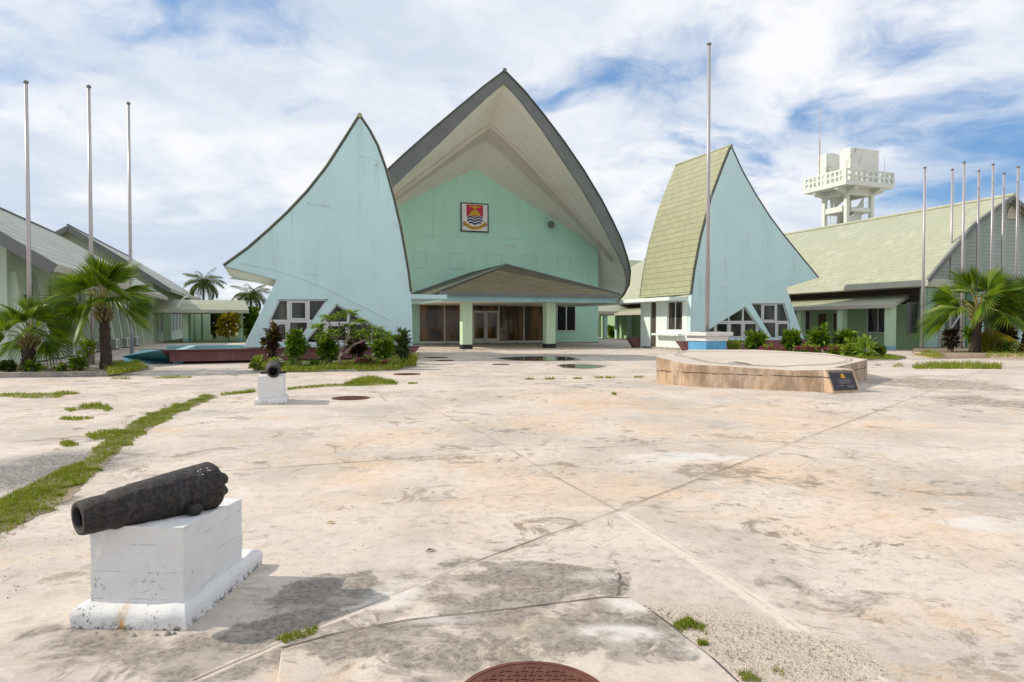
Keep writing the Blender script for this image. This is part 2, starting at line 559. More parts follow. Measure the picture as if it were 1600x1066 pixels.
def mat_octagon():
    m, t, b = newmat('stained_pink_concrete', 0.85, 0.25)
    p = t.pos()
    sep = t.node('ShaderNodeSeparateXYZ')
    t.set(sep, 0, p)
    ps = t.scale(p, (1, 1, 0.35))
    c = t.mix(t.ss(t.noise(ps, 1.5, 6, 0.6), 0.3, 0.7), (0.54, 0.44, 0.365), (0.57, 0.40, 0.25))
    c = t.mix(t.m('MULTIPLY', t.ss(t.noise(ps, 2.6, 9, 0.74), 0.40, 0.62), 0.85), c, (0.27, 0.19, 0.13))  # brown stain, deepened in colour to stand in for shade on the front side
    # pour line running round the side, with black runs below it
    zl = t.m('ADD', sep.outputs[2], t.m('MULTIPLY', t.m('SUBTRACT', t.noise(p, 4, 5, 0.7), 0.5), 0.10))
    ln = t.ss(t.m('ABSOLUTE', t.m('SUBTRACT', zl, 0.355)), 0.02, 0.006)
    ln = t.m('MULTIPLY', ln, t.ss(t.noise(p, 2.3, 4), 0.36, 0.55))
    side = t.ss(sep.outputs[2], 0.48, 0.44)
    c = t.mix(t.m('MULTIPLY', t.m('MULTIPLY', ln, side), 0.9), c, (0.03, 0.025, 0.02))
    # bleached top
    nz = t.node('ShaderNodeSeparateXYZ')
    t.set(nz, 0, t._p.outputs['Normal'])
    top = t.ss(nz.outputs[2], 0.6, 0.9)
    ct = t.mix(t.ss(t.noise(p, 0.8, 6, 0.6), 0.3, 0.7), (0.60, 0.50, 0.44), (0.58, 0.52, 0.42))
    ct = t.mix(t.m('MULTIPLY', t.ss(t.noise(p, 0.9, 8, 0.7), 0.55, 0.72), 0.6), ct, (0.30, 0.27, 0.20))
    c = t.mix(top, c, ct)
    t.set(b, 'Base Color', c)
    t.set(b, 'Normal', t.bump(t.noise(p, 30, 8, 0.7), 0.35, 0.01))
    return m


M['whitewash'] = mat_whitewash()
M['cannon'] = mat_cannon()
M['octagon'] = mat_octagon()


# ------------------------------------------------------------------ ground material
def stain_field(t, p, blobs, warp=0.35):
    """max of soft irregular patches (world x, y, rx, ry, strength)"""
    w = t.vm('SUBTRACT', t.noise(p, 1.1, 6, 0.65, 0.0, True), (0.5, 0.5, 0.5))
    out = None
    for (x, y, rx, ry, k) in blobs:
        q = t.vm('ADD', t.scale(t.vm('SUBTRACT', p, (x, y, 0)), (1 / rx, 1 / ry, 0)), t.scale(w, (warp * 4, warp * 4, 0)))
        s = t.m('MULTIPLY', t.ss(t.vm('LENGTH', q), 1.15, 0.45), k)
        out = s if out is None else t.m('MAXIMUM', out, s)
    return out


def crisp(t, f, n, amt=1.3, lo=0.42, hi=0.62):
    """break a soft field into ragged-edged patches"""
    return t.m('MULTIPLY', t.ss(t.m('ADD', f, t.m('MULTIPLY', t.m('SUBTRACT', n, 0.5), amt)), lo, hi), t.ss(f, 0.02, 0.2))


def line_band(t, p, a, b_, w, wob, n):
    """soft-edged band along the straight joint a-b"""
    d = (b_ - a).normalized()
    nrm = (-d.y, d.x, 0)
    off = -(a.x * nrm[0] + a.y * nrm[1])
    dist = t.m('ADD', t.vm('DOT_PRODUCT', p, nrm), off)
    dist = t.m('ABSOLUTE', t.m('ADD', dist, t.m('MULTIPLY', t.m('SUBTRACT', n, 0.5), wob)))
    al = t.m('SUBTRACT', t.vm('DOT_PRODUCT', p, (d.x, d.y, 0)), a.x * d.x + a.y * d.y)
    L = (b_ - a).length
    inside = t.m('MULTIPLY', t.ss(al, -0.1, 0.1), t.ss(al, L + .15, L - .15))
    return t.m('MULTIPLY', t.ss(dist, w, w * 0.35), inside)


def pxblob(px, py, hx, hy, k):
    c = G(px, py)
    a, b_ = G(px, py - hy), G(px, py + hy)
    return (c.x, (a.y + b_.y) / 2, hx * c.y / F, (a.y - b_.y) / 2, k)


def mat_ground(name, slab=False):
    m, t, b = newmat(name, 0.82, 0.3)
    p = t.pos()
    n_big = t.noise(p, 0.16, 5, 0.55)
    n_mid = t.noise(p, 0.55, 7, 0.62, 0.4)
    n_fin = t.noise(p, 3.2, 9, 0.7, 0.3)
    grain = t.noise(p, 55, 4, 0.7)
    grey, pale, peach = (0.47, 0.42, 0.365), (0.63, 0.55, 0.475), (0.67, 0.475, 0.31)
    c = t.mix(t.ss(n_mid, 0.36, 0.62), grey, pale)
    # iron tint in the middle of the square
    peachf = t.m('MULTIPLY', t.ss(t.m('ADD', t.m('MULTIPLY', t.noise(p, 0.42, 6, 0.6, 0.6), 0.75), t.m('MULTIPLY', n_fin, 0.25)), 0.40, 0.66),
                 stain_field(t, p, [pxblob(1050, 660, 420, 60, 0.95), pxblob(1120, 790, 470, 90, 0.75), pxblob(700, 770, 300, 70, 0.7), pxblob(560, 700, 180, 50, 0.55), pxblob(1450, 700, 250, 60, .7), pxblob(1500, 860, 220, 60, .45), pxblob(800, 590, 500, 10, .25)], 0.25) if not slab else 0.12)
    c = t.mix(t.m('MULTIPLY', peachf, 0.95), c, peach)
    # thin streaky lichen everywhere
    mott = t.noise(p, 6.5, 8, 0.72, 0.4)
    c = t.mix(t.m('MULTIPLY', t.ss(mott, 0.50, 0.64), 0.34), c, (0.33, 0.285, 0.235))
    c = t.mix(t.m('MULTIPLY', t.ss(t.noise(p, 2.7, 8, 0.68, 0.8), 0.54, 0.66), 0.45), c, (0.70, 0.64, 0.57))
    lich = t.m('MULTIPLY', t.ss(t.noise(p, 1.5, 12, 0.78, 0.9), 0.545, 0.60), t.ss(n_big, 0.36, 0.54))
    c = t.mix(t.m('MULTIPLY', lich, 0.80), c, (0.225, 0.18, 0.135))
    lich2 = t.m('MULTIPLY', t.ss(t.noise(t.vm('ADD', p, (31, 17, 0)), 4.6, 11, 0.78, 1.0), 0.575, 0.62), t.ss(t.noise(p, 0.62, 6, 0.62, 0.5), 0.48, 0.60))
    c = t.mix(t.m('MULTIPLY', lich2, 0.85), c, (0.17, 0.14, 0.11))
    tint = t.ss(t.noise(t.vm('ADD', p, (7, 61, 0)), 1.1, 9, 0.66, 1.2), 0.54, 0.68)
    c = t.mix(t.m('MULTIPLY', tint, 0.45), c, (0.60, 0.40, 0.23))
    speck = t.m('MULTIPLY', t.ss(t.noise(p, 9, 8, 0.78), 0.62, 0.68), t.ss(n_mid, 0.5, 0.66))
    c = t.mix(t.m('MULTIPLY', speck, 0.7), c, (0.14, 0.12, 0.10))
    # brown rings and patches
    br = [pxblob(735, 718, 80, 8, .55), pxblob(1120, 738, 90, 18, .9), pxblob(1030, 690, 80, 8, .5), pxblob(1240, 752, 120, 14, .5), pxblob(1400, 780, 130, 20, .4),
          pxblob(480, 790, 70, 14, .35), pxblob(430, 680, 100, 10, .35), pxblob(620, 660, 110, 7, .3), pxblob(1480, 602, 130, 14, .95), pxblob(1560, 630, 90, 14, .85), pxblob(1300, 668, 120, 8, .35), pxblob(340, 745, 60, 10, .45), pxblob(100, 905, 60, 14, .6),
          pxblob(1100, 640, 150, 5, .35), pxblob(860, 566, 130, 7, .55), pxblob(1520, 760, 110, 12, .35), pxblob(1380, 900, 120, 20, .35), pxblob(215, 660, 60, 8, .5), pxblob(130, 640, 60, 6, .4), pxblob(720, 878, 60, 10, .6), pxblob(250, 615, 200, 4, .35)]
    gr = [pxblob(300, 1010, 420, 75, .62), pxblob(760, 940, 300, 62, .62), pxblob(1350, 930, 330, 90, .30), pxblob(500, 925, 100, 44, .95), pxblob(850, 905, 165, 36, .95), pxblob(955, 912, 40, 26, 1.0), pxblob(560, 965, 130, 24, .8), pxblob(690, 930, 90, 30, .7), pxblob(735, 882, 60, 9, .8), pxblob(420, 985, 90, 35, .8), pxblob(180, 1020, 190, 45, .55), pxblob(330, 1050, 150, 40, .6),  # blob right of the near pedestal paints its cast shadow together with damp
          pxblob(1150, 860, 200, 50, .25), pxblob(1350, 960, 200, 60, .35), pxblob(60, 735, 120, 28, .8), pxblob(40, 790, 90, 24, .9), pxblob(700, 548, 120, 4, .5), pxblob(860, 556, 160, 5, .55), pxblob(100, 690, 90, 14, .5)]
    if slab:
        br = [pxblob(900, 978, 90, 18, .7), pxblob(620, 985, 110, 22, .55), pxblob(1000, 990, 60, 16, .6), pxblob(700, 955, 160, 8, .6)]
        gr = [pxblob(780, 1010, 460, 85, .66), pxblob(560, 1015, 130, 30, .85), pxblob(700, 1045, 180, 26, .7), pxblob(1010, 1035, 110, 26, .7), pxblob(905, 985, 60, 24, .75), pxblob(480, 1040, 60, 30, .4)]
    n_brk = t.noise(p, 2.4, 10, 0.74, 0.6)
    brf = t.m('MULTIPLY', crisp(t, stain_field(t, p, br, 0.5), n_brk, 2.8, 0.38, 0.72), t.ss(mott, 0.36, 0.56))
    c = t.mix(t.m('MULTIPLY', brf, 0.8), c, (0.235, 0.19, 0.14))
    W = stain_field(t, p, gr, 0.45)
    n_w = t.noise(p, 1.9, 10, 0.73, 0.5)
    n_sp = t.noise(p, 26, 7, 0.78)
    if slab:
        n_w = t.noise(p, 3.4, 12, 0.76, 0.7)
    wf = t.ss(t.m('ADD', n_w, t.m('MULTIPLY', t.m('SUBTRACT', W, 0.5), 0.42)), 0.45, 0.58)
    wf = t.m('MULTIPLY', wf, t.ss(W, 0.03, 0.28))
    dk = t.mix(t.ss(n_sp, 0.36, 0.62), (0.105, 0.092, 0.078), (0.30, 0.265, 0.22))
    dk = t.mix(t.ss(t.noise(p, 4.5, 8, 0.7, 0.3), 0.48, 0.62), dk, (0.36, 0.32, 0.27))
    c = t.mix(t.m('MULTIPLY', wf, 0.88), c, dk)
    # chips, pores and fine hair marks
    pit = t.m('MULTIPLY', t.ss(t.noise(p, 46, 7, 0.8), 0.635, 0.68), t.ss(t.noise(p, 1.5, 4), 0.42, 0.6))
    c = t.mix(t.m('MULTIPLY', pit, 0.75), c, (0.12, 0.10, 0.085))
    wear = t.m('MULTIPLY', t.m('MULTIPLY', t.ss(t.noise(p, 13, 8, 0.76, 0.6), 0.52, 0.60), t.ss(n_big, 0.3, 0.6)), 0.38)
    c = t.mix(wear, c, (0.29, 0.245, 0.20))
    # washed pale patches and exposed aggregate
    wh = [pxblob(1080, 715, 110, 10, .8), pxblob(1540, 820, 70, 14, .8), pxblob(610, 930, 50, 26, .8), pxblob(925, 900, 50, 10, .5)] if not slab else [pxblob(960, 1000, 80, 16, .8), pxblob(990, 950, 60, 18, .7), pxblob(690, 975, 70, 12, .6), pxblob(1090, 1020, 60, 30, .4)]
    whf = t.m('MULTIPLY', stain_field(t, p, wh, 0.35), t.ss(n_fin, 0.3, 0.6))
    c = t.mix(whf, c, (0.68, 0.655, 0.62))
    if not slab:
        n_j = t.noise(p, 6.0, 8, 0.7)
        for (pa, pb_, w_, k_) in (((965, 798), (1420, 1095), 0.075, .75), ((300, 1064), (720, 886), 0.035, .7), ((880, 795), (1010, 795), 0.10, .5)):
            jb = line_band(t, p, G(*pa), G(*pb_), w_, 0.10, n_j)
            jc = t.mix(t.ss(t.noise(p, 30, 7, 0.78), 0.54, 0.66), (0.68, 0.60, 0.52), (0.30, 0.25, 0.20))
            c = t.mix(t.m('MULTIPLY', jb, k_), c, jc)
        for (pa, pb_, w_, k_) in (((640, 918), (965, 798), 0.05, .5), ((965, 798), (1400, 632), 0.05, .4), ((860, 742), (965, 798), .04, .5), ((350, 736), (830, 702), .03, .45)):
            jb = line_band(t, p, G(*pa), G(*pb_), w_, 0.16, n_j)
            c = t.mix(t.m('MULTIPLY', t.m('MULTIPLY', jb, t.ss(n_w, 0.40, 0.60)), k_), c, (0.26, 0.20, 0.145))
        agf = stain_field(t, p, [pxblob(1130, 985, 140, 50, 1), pxblob(1230, 1030, 190, 60, 1), pxblob(1060, 960, 60, 20, 1)], 0.2)
        vor = t.node('ShaderNodeTexVoronoi')
        t.set(vor, 'Vector', p)
        t.set(vor, 'Scale', 115.0)
        agc = t.mix(t.ss(vor.outputs['Distance'], 0.2, 0.75), (0.70, 0.61, 0.50), (0.36, 0.29, 0.22))
        agf = crisp(t, agf, n_fin, 1.2, 0.3, 0.7)
        c = t.mix(t.m('MULTIPLY', agf, 0.62), c, agc)
        tar = stain_field(t, p, [pxblob(30, 742, 150, 46, 1), pxblob(90, 715, 70, 16, .7), pxblob(10, 800, 80, 30, 1)], 0.25)
        vr2 = t.node('ShaderNodeTexVoronoi')
        t.set(vr2, 'Vector', p)
        t.set(vr2, 'Scale', 34.0)
        c = t.mix(t.m('MULTIPLY', tar, 0.8), c, t.mix(t.ss(vr2.outputs['Distance'], 0.2, 0.7), (0.33, 0.315, 0.295), (0.12, 0.115, 0.11)))
        h2 = t.m('MULTIPLY', vor.outputs['Distance'], agf)
    c = t.mix(0.5, c, t.mix(grain, (0.25, 0.25, 0.25), (0.75, 0.75, 0.75)), 'OVERLAY')
    t.set(b, 'Base Color', c)
    h = t.m('ADD', t.m('MULTIPLY', n_fin, 0.7), t.m('MULTIPLY', grain, 0.35))
    if not slab:
        h = t.m('SUBTRACT', h, t.m('MULTIPLY', h2, 0.6))
    t.set(b, 'Normal', t.bump(h, 0.5, 0.014))
    return m


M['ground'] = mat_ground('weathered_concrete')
M['slab'] = mat_ground('slab_concrete', True)
M['joint'] = plain('joint_mortar', (0.36, 0.31, 0.255), 0.95, 0.4, 3.0, 0.5, 40)
M['joint_dark'] = plain('dirt_and_shade_joint', (0.12, 0.10, 0.08), 0.95, 0.4, 5.0, 0.5, 40)
M['joint_pale'] = plain('pale_mortar', (0.66, 0.58, 0.50), 0.95, 0.15, 5.0, 0.5, 40)
M['water'] = plain('shallow_puddle', (0.17, 0.14, 0.105), 0.03, 0.2, 1.0, spec=0.6)
M['wet'] = plain('damp_concrete', (0.24, 0.21, 0.18), 0.5, 0.2, 1.0)
M['pool'] = plain('green_pool_water', (0.05, 0.12, 0.11), 0.05, 0.2, 0.5, spec=0.5)

# ------------------------------------------------------------------ SETTING
g = MB()
g.face((-1500, -300, 0), (1500, -300, 0), (1500, 2500, 0), (-1500, 2500, 0))
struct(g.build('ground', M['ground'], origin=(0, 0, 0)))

# the raised slab in the foreground, with a worn edge
edge = [(440, 1012), (520, 990), (640, 968), (760, 955), (860, 943), (940, 933), (985, 934), (1015, 952), (1060, 986), (1110, 1025), (1150, 1062), (1200, 1110)]
top = [G(x, y, 0.03) for x, y in edge] + [Vector((1.6, 1.6, 0.03)), Vector((-1.25, 1.6, 0.03)), G(432, 1066, 0.03)]
mb = MB()
mb.prism(top, (0, 0, -0.04))
struct(mb.build('paving_slab', M['slab'], origin=(0, 2.5, 0), bevel=0.008))


def ribbon(name, pts, w, mat, z=0.004, wob=0.35):
    """an irregular narrow strip along ground points"""
    L, R = [], []
    P = []
    for a, b_ in zip(pts[:-1], pts[1:]):
        n = max(2, int((b_ - a).length / 0.07))
        n = min(n, 160)
        P += [a.lerp(b_, i / n) for i in range(n)]
    P.append(pts[-1])
    for i, q in enumerate(P):
        d = (P[min(i + 1, len(P) - 1)] - P[max(0, i - 1)]).normalized()
        s = Vector((-d.y, d.x, 0))
        j = mnoise.noise(q * 2.3) * w * 0.8
        hw = w * max(0.04, 0.42 + 1.1 * wob * mnoise.noise(q * 5.1 + Vector((9, 2, 1))) + 0.45 * mnoise.noise(q * 1.1))
        q = q + s * j
        L.append(Vector((q.x, q.y, z)) - s * hw)
        R.append(Vector((q.x, q.y, z)) + s * hw)
    m_ = MB()
    m_.strip(L, R)
    o = m_.build(name, mat, origin=P[0])
    return struct(o)


J = lambda *pp: [G(x, y) for x, y in pp]
ribbon('pavement_joint', J((965, 798), (1110, 741), (1250, 687), (1400, 632), (1560, 570)), 0.009, M['joint'])
ribbon('pavement_joint', J((300, 1064), (420, 1012), (505, 975), (720, 886)), 0.007, M['joint'])
ribbon('pavement_joint', J((720, 886), (850, 838), (965, 798)), 0.009, M['joint'])
ribbon('pavement_joint', J((620, 612), (760, 680), (880, 752), (965, 798)), 0.012, M['joint'])
ribbon('pavement_joint', J((965, 798), (1050, 850), (1160, 922), (1260, 990), (1400, 1080)), 0.005, M['joint'])
ribbon('pavement_joint', J((350, 736), (560, 722), (830, 702)), 0.014, M['joint'])
ribbon('pavement_joint', J((850, 703), (1150, 688), (1500, 700)), 0.012, M['joint'])
ribbon('pavement_joint', J((0, 590), (160, 588), (345, 583), (520, 579), (660, 577), (900, 586), (1020, 592)), 0.04, M['joint'])
ribbon('pavement_joint', J((640, 551), (820, 553), (1000, 552)), 0.05, M['joint'])
ribbon('pavement_joint', J((655, 583), (800, 594), (1024, 588)), 0.03, M['joint'])
ribbon('pavement_joint', J((496, 628), (604, 626)), 0.03, M['joint_pale'])
ribbon('pavement_joint', J((604, 628), (590, 612)), 0.03, M['joint'])
ribbon('pavement_joint', J((1360, 600), (1480, 590), (1600, 572)), 0.03, M['joint'])
ribbon('pavement_joint', [Vector((q.x, q.y - .008, 0)) for q in top[:7]], 0.012, M['joint_dark'], z=0.034)  # dark ribbon paints the shadow line along the slab edge, with some dirt
ribbon('pavement_joint', [Vector((q.x + .02, q.y, 0)) for q in top[6:12]], 0.02, M['joint_dark'], z=0.008)
# crack at the slab corner
ribbon('pavement_crack', J((966, 896), (970, 902), (966, 908), (972, 913), (965, 919), (968, 924), (963, 932)), 0.007, M['joint_dark'], z=0.0055)
ribbon('pavement_crack', J((955, 905), (962, 909), (972, 911), (982, 917)), 0.004, M['joint_dark'], z=0.0058)


def wobbly(c, rx, ry, z, seed, n=40, amp=0.3):
    pts = []
    for k in range(n):
        a = 2 * math.pi * k / n
        r = 1 + amp * mnoise.noise(Vector((math.cos(a) * 1.3 + seed, math.sin(a) * 1.3, seed * 2)))
        pts.append(Vector((c.x + rx * r * math.cos(a), c.y + ry * r * math.sin(a), z)))
    return pts


for i, (px, py, hx, hy) in enumerate([(846, 560.5, 62, 3.0), (907, 572.5, 32, 3.0), (782, 569.6, 14, 0.8), (1052, 556, 14, 1.5)]):
    c = G(px, py)
    a, b_ = G(px, py - hy), G(px, py + hy)
    mb = MB().face(*wobbly(c, hx * c.y / F * 1.12, (a.y - b_.y) / 2 * 1.25, 0.004, i * 3.1))
    struct(mb.build('damp_patch', M['wet'], origin=c))
    mb = MB().face(*wobbly(c, hx * c.y / F, (a.y - b_.y) / 2, 0.008, i * 3.1))
    struct(mb.build('puddle_water', M['water'], origin=c))
mb = MB().face(S(-9, 66, 0.004), S(14, 66, 0.004), S(14, 140, 0.004), S(-9, 140, 0.004))
struct(mb.build('lawn', M['lawn'], origin=S(2, 100)))

# ------------------------------------------------------------------ windows
def clipline(poly, a, d):
    """segment of the line a + t d inside a convex polygon (2-D tuples)"""
    ts = []
    n = len(poly)
    for i in range(n):
        p, q = poly[i], poly[(i + 1) % n]
        ex, ez = q[0] - p[0], q[1] - p[1]
        den = d[0] * ez - d[1] * ex
        if abs(den) < 1e-9:
            continue
        t = ((p[0] - a[0]) * ez - (p[1] - a[1]) * ex) / den
        u = ((p[0] - a[0]) * d[1] - (p[1] - a[1]) * d[0]) / den
        if -1e-6 <= u <= 1 + 1e-6:
            ts.append(t)
    if len(ts) < 2:
        return None
    return [(a[0] + d[0] * t, a[1] + d[1] * t) for t in (min(ts), max(ts))]


def bar(mb, p, q, n0, n1, w):
    dx, dz = q[0] - p[0], q[1] - p[1]
    l = math.hypot(dx, dz)
    sx, sz = -dz / l * w / 2, dx / l * w / 2
    mb.para(S(p[0] - sx, n0, p[1] - sz), EV * dx + ZV * dz, EV * 2 * sx + ZV * 2 * sz, NV * (n1 - n0))


def nwindow(parent, poly, n, cols, rows, w=0.09, frame=None, pane=None, depth=0.16, name='window', cas=()):
    """window in a plane n = const; poly in (e, z); frame is a part, its pane a sub-part"""
    fm = MB()
    for i in range(len(poly)):
        bar(fm, poly[i], poly[(i + 1) % len(poly)], n - 0.03, n + 0.06, w)
    for e in cols:
        s = clipline(poly, (e, -50), (0, 1))
        if s:
            bar(fm, s[0], s[1], n - 0.034, n + 0.05, w)
    for z in rows:
        s = clipline(poly, (-500, z), (1, 0))
        if s:
            bar(fm, s[0], s[1], n - 0.038, n + 0.05, w)
    for (ea, eb, za, zb2) in cas:       # opening casements: a second, prouder frame
        q_ = rect(min(ea, eb) + .105, max(ea, eb) - .105, min(za, zb2) + .105, max(za, zb2) - .105)
        for i in range(4):
            e_p, e_q = q_[i], q_[(i + 1) % 4]
            l_ = math.hypot(e_q[0] - e_p[0], e_q[1] - e_p[1])
            ux, uz = (e_q[0] - e_p[0]) / l_ * .035, (e_q[1] - e_p[1]) / l_ * .035
            bar(fm, (e_p[0] - ux, e_p[1] - uz), (e_q[0] + ux, e_q[1] + uz), n - 0.06 - .003 * (i % 2), n + 0.015 + .003 * (i % 2), 0.07)
    fo = fm.build(name, frame or M['alu'], parent)
    pm = MB().prism([S(e, n + 0.02, z) for e, z in poly], NV * 0.02)
    pm.build('pane', pane or M['glass'], fo)
    return fo


def rect(e0, e1, z0, z1):
    return [(e0, z0), (e1, z0), (e1, z1), (e0, z1)]


def ewindow(parent, e, n0, n1, z0, z1, cols=1, out=-1, w=0.08, frame=None, pane=None):
    """window in a wall e = const, facing out (-1: towards -e)"""
    fm = MB()
    a, b_ = (e, e + out * 0.05) if out > 0 else (e + out * 0.05, e)
    fm.sbox(a, b_, n0 - w, n1 + w, z1, z1 + w)
    fm.sbox(a, b_, n0 - w, n1 + w, z0 - w, z0)
    for k in range(cols + 1):
        nn = n0 + (n1 - n0) * k / cols
        fm.sbox(a - 0.004, b_ + 0.004, nn - w / 2, nn + w / 2, z0, z1)
    fo = fm.build('window', frame or M['alu'], parent)
    c = e + out * 0.02
    MB().sbox(min(c, e + out * 0.004), max(c, e + out * 0.004), n0, n1, z0, z1).build('pane', pane or M['glass'], fo)
    return fo


# ------------------------------------------------------------------ PAVILIONS
def pavilion(label, npl, left_px, right_px, legs_px, wins, L, loc, side):
    """gable wall with swept edges (left_px / right_px from apex down), windows cut through the wall"""
    root = thing('swept_gable_pavilion', label, 'pavilion', loc)
    pl = lambda q: PL(q[0], q[1], npl)
    lp = [pl(q) for q in left_px]
    rp = [pl(q) for q in right_px]
    bp = [pl(q) for q in legs_px]          # from the end of right edge round the bottom to the end of left edge
    outer = rp + bp + lp[:0:-1]
    ez = lambda P: (P[0], P[2])
    wp = [[ez(pl(q)) for q in w['poly']] for w in wins]
    loops = [[S(P[0], npl, P[2]) for P in outer]] + [[S(e, npl, z) for e, z in w] for w in wp]
    MB().holed(loops, NV * 0.32).build('gable_wall', M['fin'], root, bevel=0.015)
    for w, poly in zip(wins, wp):
        cols = [pl((x, 500))[0] for x in w['cols']]
        rows = [pl((sum(q[0] for q in w['poly']) / len(w['poly']), y))[2] for y in w['rows']]
        cas = [(pl((x0, y0))[0], pl((x1, y0))[0], pl((x0, y0))[2], pl((x0, y1))[2]) for x0, x1, y0, y1 in w.get('cas', ())]
        nwindow(root, poly, npl + 0.16, cols, rows, 0.13, cas=cas, pane=M['glass_pav'])
    return root, lp, rp, bp


LN = 32.35
l_left = [(562, 181), (540, 216), (511, 261), (481, 299), (450, 332), (420, 360), (388, 388), (350, 415.5)]
l_right = [(562, 181), (577, 203), (590, 228), (602, 262), (615, 309), (626, 356), (633, 395), (638, 425), (642, 457), (644, 492), (645, 542)]
l_legs = [(380, 543), (432, 437.5)]
wins_l = [dict(poly=[(420, 502), (436, 468), (513, 468), (466, 536), (420, 536)], cols=[451, 482], rows=[502], cas=[(451, 482, 468, 502), (421, 451, 502, 536)]),
          dict(poly=[(526, 475), (616, 526), (616, 537), (474, 537)], cols=[508, 545, 582], rows=[505], cas=[(508, 545, 505, 537)])]
rootL, lpL, rpL, bpL = pavilion('tall pale blue swept gable pavilion left of the hall, shrubs at its foot', LN, l_left, l_right, l_legs, wins_l, 9, S(lambda_e := PL(562, 500, LN)[0], LN), -1)

RN = 36.0
r_left = [(1142.5, 228.6), (1131, 257), (1112.5, 306), (1095.6, 370), (1085.5, 422.5), (1080.6, 460), (1079, 500), (1078, 549)]
r_right = [(1142.5, 228.6), (1161, 269), (1180, 302.5), (1202.5, 338), (1225, 368), (1251, 400), (1279, 434)]
r_legs = [(1229, 449.5), (1245.6, 500), (1258, 534), (1257.5, 547), (1200, 548)]
wins_r = [dict(poly=[(1174, 474), (1226, 474), (1235, 503), (1235, 529), (1207, 529)], cols=[1193, 1215], rows=[503], cas=[(1193, 1215, 474, 503), (1215, 1235, 503, 529)]),
          dict(poly=[(1165, 479), (1200, 529), (1108, 529), (1108, 515)], cols=[1119, 1141, 1163, 1186], rows=[503], cas=[(1119, 1141, 503, 529), (1141, 1163, 503, 529), (1163, 1186, 503, 529)])]
rootR, lpR, rpR, bpR = pavilion('pale blue swept gable pavilion right of the hall with a ticket kiosk side', RN, r_left, r_right, r_legs, wins_r, 9, S(PL(1142, 500, RN)[0], RN), 1)


def roof_along(parent, prof, n0, L, mat, name='roof', t=0.12):
    """roof sheet following a profile in (e, z), running back along the site axis"""
    A = [S(P[0], n0, P[2]) for P in prof]
    B = [p + NV * L for p in A]
    return MB().slab(A, B, (0, 0, -t)).build(name, mat, parent)


def offset2(prof, d):
    out = []
    for i, P in enumerate(prof):
        a, b_ = prof[max(i - 1, 0)], prof[min(i + 1, len(prof) - 1)]
        tx, tz = b_[0] - a[0], b_[2] - a[2]
        l = math.hypot(tx, tz)
        nx_, nz_ = -tz / l, tx / l
        if nz_ < 0:
            nx_, nz_ = -nx_, -nz_
        out.append((P[0] + nx_ * d, P[1], P[2] + nz_ * d))
    return out


def roof_shell(parent, prof, n0, L, mat, d0, d1, name='roof'):
    A, B = offset2(prof, d0), offset2(prof, d1)
    m_ = MB()
    n = len(A)
    vs = [S(P[0], n0, P[2]) for P in A] + [S(P[0], n0, P[2]) for P in B]
    vs += [v + NV * L for v in vs]
    fs = []
    for i in range(n - 1):
        fs += [(i, i + 1, n + i + 1, n + i), (2 * n + i, 3 * n + i, 3 * n + i + 1, 2 * n + i + 1), (i, 2 * n + i, 2 * n + i + 1, i + 1), (n + i, n + i + 1, 3 * n + i + 1, 3 * n + i)]
    fs += [(0, n, 3 * n, 2 * n), (n - 1, 3 * n - 1, 4 * n - 1, 2 * n - 1)]
    return m_.add(vs, fs).build(name, mat, parent)


def edge_trim(parent, prof, n0, w, mat, name='edge_trim', depth=0.36, off=-0.02):
    mb_ = MB()
    for a, b_ in zip(prof[:-1], prof[1:]):
        bar(mb_, (a[0], a[2] + 0.01), (b_[0], b_[2] + 0.01), n0 + off, n0 + depth, w)
    return mb_.build(name, mat, parent)


apexR = lpR[0]
backR = PE(1056.5, 262.5, apexR[0])
LR = backR[1] - RN
up = lambda prof, dz: [(p[0], p[1], p[2] + dz) for p in prof]
for root, lp, rp, npl, nleft, nright, L in ((rootL, lpL, rpL, LN, 7, 8, LR), (rootR, lpR, rpR, RN, 5, 6, LR)):
    prl, prr = lp[:nleft + 1], rp[:nright + 1]
    roof_shell(root, prl, npl + 0.06, L - 0.06, M['tile_fin'], 0.0, 0.10)
    roof_shell(root, prr, npl + 0.06, L - 0.06, M['tile_fin'], 0.0, 0.10)
    edge_trim(root, prl, npl, 0.085, M['dark_trim'], depth=0.06)
    edge_trim(root, prr, npl, 0.085, M['dark_trim'], depth=0.06)
    mb_ = MB().tube([S(lp[0][0], npl - 0.05, lp[0][2] + 0.02), S(lp[0][0], npl + L, lp[0][2] + 0.12)], 0.11, 8)
    mb_.build('ridge_cap', M['tile_fin'], root)
    # rear wall under the roof
    poly = [S(P[0], npl + L - 0.5, P[2] - 0.2) for P in prl[:0:-1]] + [S(P[0], npl + L - 0.5, P[2] - 0.2) for P in prr]
    e_lo, e_hi = min(prl[-1][0], prr[-1][0]), max(prl[-1][0], prr[-1][0])
    MB().prism(poly, NV * 0.2).build('rear_wall', M['white_green'], root)

# hairline hip mark on the gable faces (a raised render bead)
for root, npl, pts in ((rootL, LN, [(375, 410), (440, 424), (500, 446), (560, 475), (610, 500)]), (rootR, RN, [(1245, 430), (1205, 446), (1150, 468), (1118, 490)])):
    mb_ = MB()
    P = [PL(x, y, npl) for x, y in pts]
    for a, b_ in zip(P[:-1], P[1:]):
        bar(mb_, (a[0], a[2]), (b_[0], b_[2]), npl - 0.02, npl + 0.05, 0.05)
    mb_.build('render_bead', M['fin'], root)

